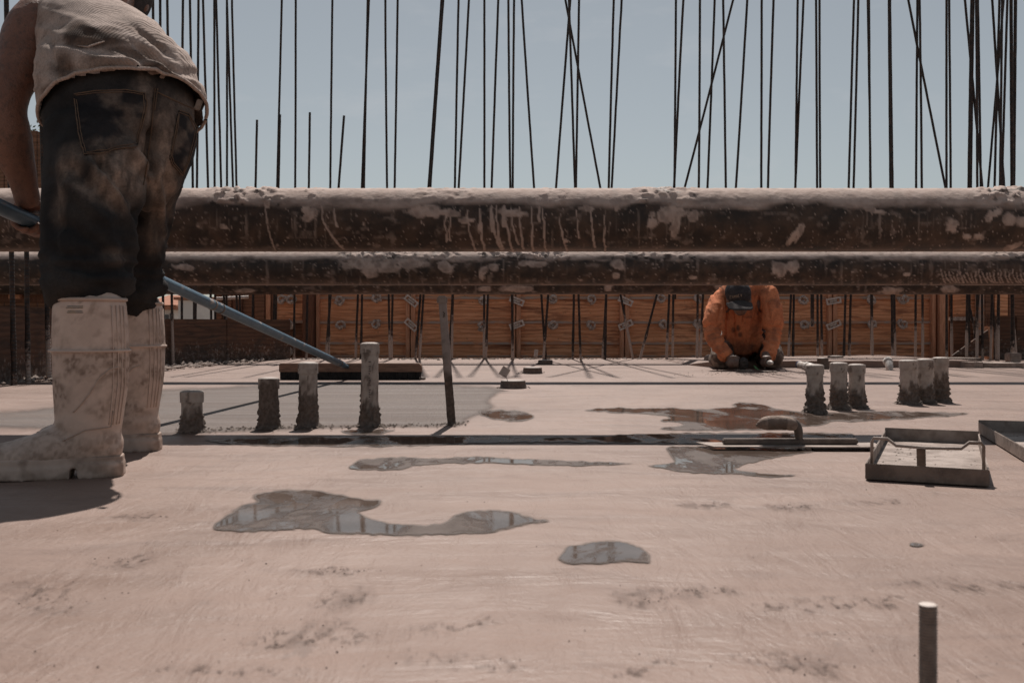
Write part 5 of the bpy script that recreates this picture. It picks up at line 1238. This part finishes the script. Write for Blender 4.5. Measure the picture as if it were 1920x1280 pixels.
for c, t in ((K(1360, 665, -.30), K(1360, 665, -.30) - K(1347, 650, -.24)), (K(1440, 666, -.30), K(1440, 666, -.30) - K(1446, 650, -.24))):
    mb = MB(); t = t.normalized(); a_ = (Vector((0, 1, 0)) - t * t.y).normalized(); b_ = t.cross(a_)
    mb.limb([c - t * .026, c - t * .008, c + t * .010, c + t * .018], [.050, .056, .054, .046], (0, 1, 0), 26, 5)
    vv = np.array(mb.v); vv = vv + (fbm(vv * 40, 3, 3)[:, None] - .5) * .012; mesh_obj('cuff', vv, mb.f, orange, shirt, None, True, {'dirt': np.zeros(len(vv)) + .2})
# trousers
tm = MB()
tm.limb([K(1392, 655, .46), K(1392, 638, .40), K(1392, 620, .36)], [(.15, .13), (.17, .14), (.16, .13)], (1, 0, 0), 24, 5)
for sx, kx in ((-1, 1354), (1, 1449)):
    knee_p = K(kx, 676, -.10); knee_p.z = .078
    hipp = K(1392 + sx * 22, 645, .42); hipp.z = .22
    tm.limb([hipp, (hipp + knee_p) / 2 + Vector((sx * .02, 0, .03)), knee_p], [.10, .092, .078], (1, 0, 0), 22, 6)
    ank = Vector((knee_p.x - sx * .03, knee_p.y + .44, .055)); tm.limb([knee_p + Vector((0, .01, -.012)), (knee_p + ank) / 2, ank], [.066, .062, .042], (1, 0, 0), 20, 6)
v, fs, nr = fuse(tm, .010, 4); v = v + nr * ((ridge(fbm(v * np.array([14, 14, 30]), 3, 5)) - .6) * .016)[:, None]; v[:, 2] = np.maximum(v[:, 2], .004)
px, py = proj(v); mesh_obj('trousers', v, fs, khaki, kn, None, True, {'dirt': np.clip(smooth(.42, .6, fbm(v * 20, 4, 3)) * .8 + .4 * smooth(46, 28, np.abs(px - 1396)), 0, 1)})  # also darker across the middle, between the knees
bt = MB()
for sx, kx in ((-1, 1354), (1, 1449)):
    c = Vector((K(kx, 676, -.1).x - sx * .03, K0 * KD + .36, .05)); bt.limb([c, c + Vector((0, .08, -.005)), c + Vector((0, .20, .0))], [.052, .05, .036], (1, 0, 0), 16, 4)
bt.build('boots', steel_d, kn, None, True)
# body: neck, head, hands in one skin is carried inside the clothes
kb_ = MB(); hc = K(1385, 557, -.20)
kb_.limb([K(1393, 545, .05), (K(1393, 545, .05) + hc) / 2, hc], [.075, .062, .07], (1, 0, 0), 18, 5)
kb_.ellipsoid(hc, (.078, .098, .085), Matrix.Rotation(R(20), 3, 'X'), 22, 14)
kb_.ellipsoid(hc + Vector((.0, -.055, -.085)), (.05, .045, .05), None, 14, 10)
kb_.ellipsoid(hc + Vector((.002, -.098, -.055)), (.014, .018, .022), None, 10, 8)
for sx in (-1, 1): kb_.ellipsoid(hc + Vector((sx * .080, .0, -.02)), (.012, .024, .034), None, 10, 8)
kb_.limb([K(1393, 560, .05), K(1393, 600, .22), K(1392, 640, .36)], [(.13, .08), (.14, .10), (.12, .10)], (1, 0, 0), 18, 5)
gl = K(1376, 684, -.40); gr_ = K(1437, 680, -.42); gl.z = .055; gr_.z = .06
kb_.limb([K(1393, 558, 0), K(1345, 585, -.08), K(1338, 622, -.15), K(1358, 662, -.29), gl + Vector((-.02, .05, .05))], [.05, .045, .04, .032, .030], (0, 1, 0), 16, 5)
kb_.limb([K(1393, 558, 0), K(1446, 585, -.08), K(1449, 626, -.15), K(1441, 663, -.29), gr_ + Vector((.005, .05, .05))], [.05, .045, .04, .032, .030], (0, 1, 0), 16, 5)
hand(kb_, gl, Vector((.9, -.4, 0)), gl + Vector((-.02, .06, .1)), .017, 1.05); hand(kb_, gr_, Vector((.15, -1, .1)), gr_ + Vector((.0, .05, .1)), .015, 1.0)
v, fs, nr = fuse(kb_, .0075, 2); mesh_obj('body', v, fs, skin_d, kn, None, True)
# cap with a brim and pale stitched lettering, too small to read
rotc = Matrix.Rotation(R(10), 3, 'Z') @ Matrix.Rotation(R(38), 3, 'X')
cm = MB(); cc = hc + Vector((-.006, -.008, .03)); cm.ellipsoid(cc, (.093, .108, .092), rotc, 28, 16)
v, fs, nr = fuse(cm, .007, 1); v = v + nr * ((fbm(v * 26, 3, 3) - .5) * .005)[:, None]
co = mesh_obj('cap', v, fs, capm, kn, None, True, {'dirt': smooth(.5, .7, fbm(v * 30, 4, 8)) * .6})
brim = MB(); nb_ = 22; vs = []; 
bc = K(1386, 563, -.30)
for j in range(7):
    for i in range(nb_):
        a = math.pi * i / (nb_ - 1); t = j / 6; r_ = 1.0
        x = .088 * math.cos(a) * (1 - .02 * t); y = -.085 * t * math.sin(a) ** .6 ; z = -.012 * t - .020 * (math.cos(a) ** 2) - .055 * t * math.sin(a) ** .6
        vs.append(bc + Vector((x + .03 * 0, y - .028 * math.sin(a), z - .006 * math.sin(a))))
brim.add(vs, [(j * nb_ + i, (j + 1) * nb_ + i, (j + 1) * nb_ + i + 1, j * nb_ + i + 1) for j in range(6) for i in range(nb_ - 1)])
vv = np.array(brim.v); bo = mesh_obj('brim', vv, brim.f, capm, co, None, True, {'dirt': np.zeros(len(vv)) + .25}); sm = bo.modifiers.new('thickness', 'SOLIDIFY'); sm.thickness = .005
cb = bvh_of(v, fs); lt = MB(); x = 1369
for k, (w, kind) in enumerate(((2.6, 'C'), (2.6, 'H'), (2.8, 'M'), (2.6, 'H'), (2.4, 'C'), (2.8, 'I'))):
    y = 557.0 - k * .55 - (0.5 if k > 3 else 0)
    seg_ = {'C': [((w * .8, 0), (0, 0)), ((0, 0), (0, 5)), ((0, 5), (w * .8, 5))], 'H': [((0, 0), (0, 5)), ((w * .8, 0), (w * .8, 5)), ((0, 2.5), (w * .8, 2.5))], 'M': [((0, 5), (0, 0)), ((0, 0), (w * .4, 3)), ((w * .4, 3), (w * .8, 0)), ((w * .8, 0), (w * .8, 5))], 'I': [((0, 0), (w * .5, 5)), ((w * .5, 5), (w * .8, 0))]}[kind]
    for (a, b) in seg_:
        pts = surf_line(cb, [(x + a[0], y + a[1] - 2.5), (x + b[0], y + b[1] - 2.5)], .001, 4)
        h2 = hit(cb, x + b[0], y + b[1] - 2.5)
        if h2[0] is not None: pts.append(h2[0] + h2[1] * .001)
        if len(pts) >= 2: lt.tube(pts, .0018, 5)
    x += 3.9
if lt.f: lt.build('lettering', mat_simple('cap_thread', (.36, .27, .2), (.26, .2, .16), 90, .9), co)
# his tools
sp = empty('sponge_float', Vector((gl.x + .04, gl.y - .04, 0)), 'dark round float under the kneeling man\'s left-hand side glove', 'float')
c = K(1394, 686, -.42); c.z = .052
mb = MB(); mb.ellipsoid(c, (.036, .036, .046), None, 20, 14); v, fs, nr = fuse(mb, .006, 1); v = v + nr * ((fbm(v * 60, 3, 3) - .5) * .012)[:, None]
mesh_obj('knob', v, fs, mat_simple('dark_sponge', (.03, .026, .024), (.07, .06, .055), 60, .95), sp, None, True)
MB().bbox((c.x, c.y, .008), (.11, .09, .012), .003).build('plate', steel, sp)
MB().tube([gl + Vector((-.05, .022, 0)), gl + Vector((.05, -.022, 0))], .017, 14).build('handle', steel_d, sp, None, True)
ht = empty('hand_trowel', Vector((gr_.x, gr_.y, 0)), 'small hand trowel with pale handle held by the kneeling man', 'trowel')
MB().bbox((gr_.x - .01, gr_.y - .05, .005), (.095, .22, .004), .001).build('blade', steel, ht)
MB().limb([gr_ + Vector((0, .06, .0)), gr_, gr_ + Vector((.012, -.07, .004)), gr_ + Vector((.014, -.095, .0))], [.013, .015, .0165, .010], (1, 0, 0), 16, 5).build('handle', pv, ht, None, True)
MB().tube([gr_ + Vector((0, .05, -.005)), gr_ + Vector((0, .05, -.05))], .006, 8).build('shank', steel_d, ht)
lf = MB(); g = K(1418, 690, -.38); g.z = .02
lf.add([g + Vector((-.02, 0, .022)), g + Vector((.004, .004, .004)), g + Vector((.022, 0, -.014)), g + Vector((-.008, -.004, -.004))], [(0, 1, 2, 3)])
o = lf.build('green_scrap', mat_simple('green_plastic', (.12, .30, .12), (.16, .36, .16), 60, .5), None, g); tag(o, 'tiny green plastic scrap between the kneeling man\'s hands', 'scrap'); o.modifiers.new('thickness', 'SOLIDIFY').thickness = .002
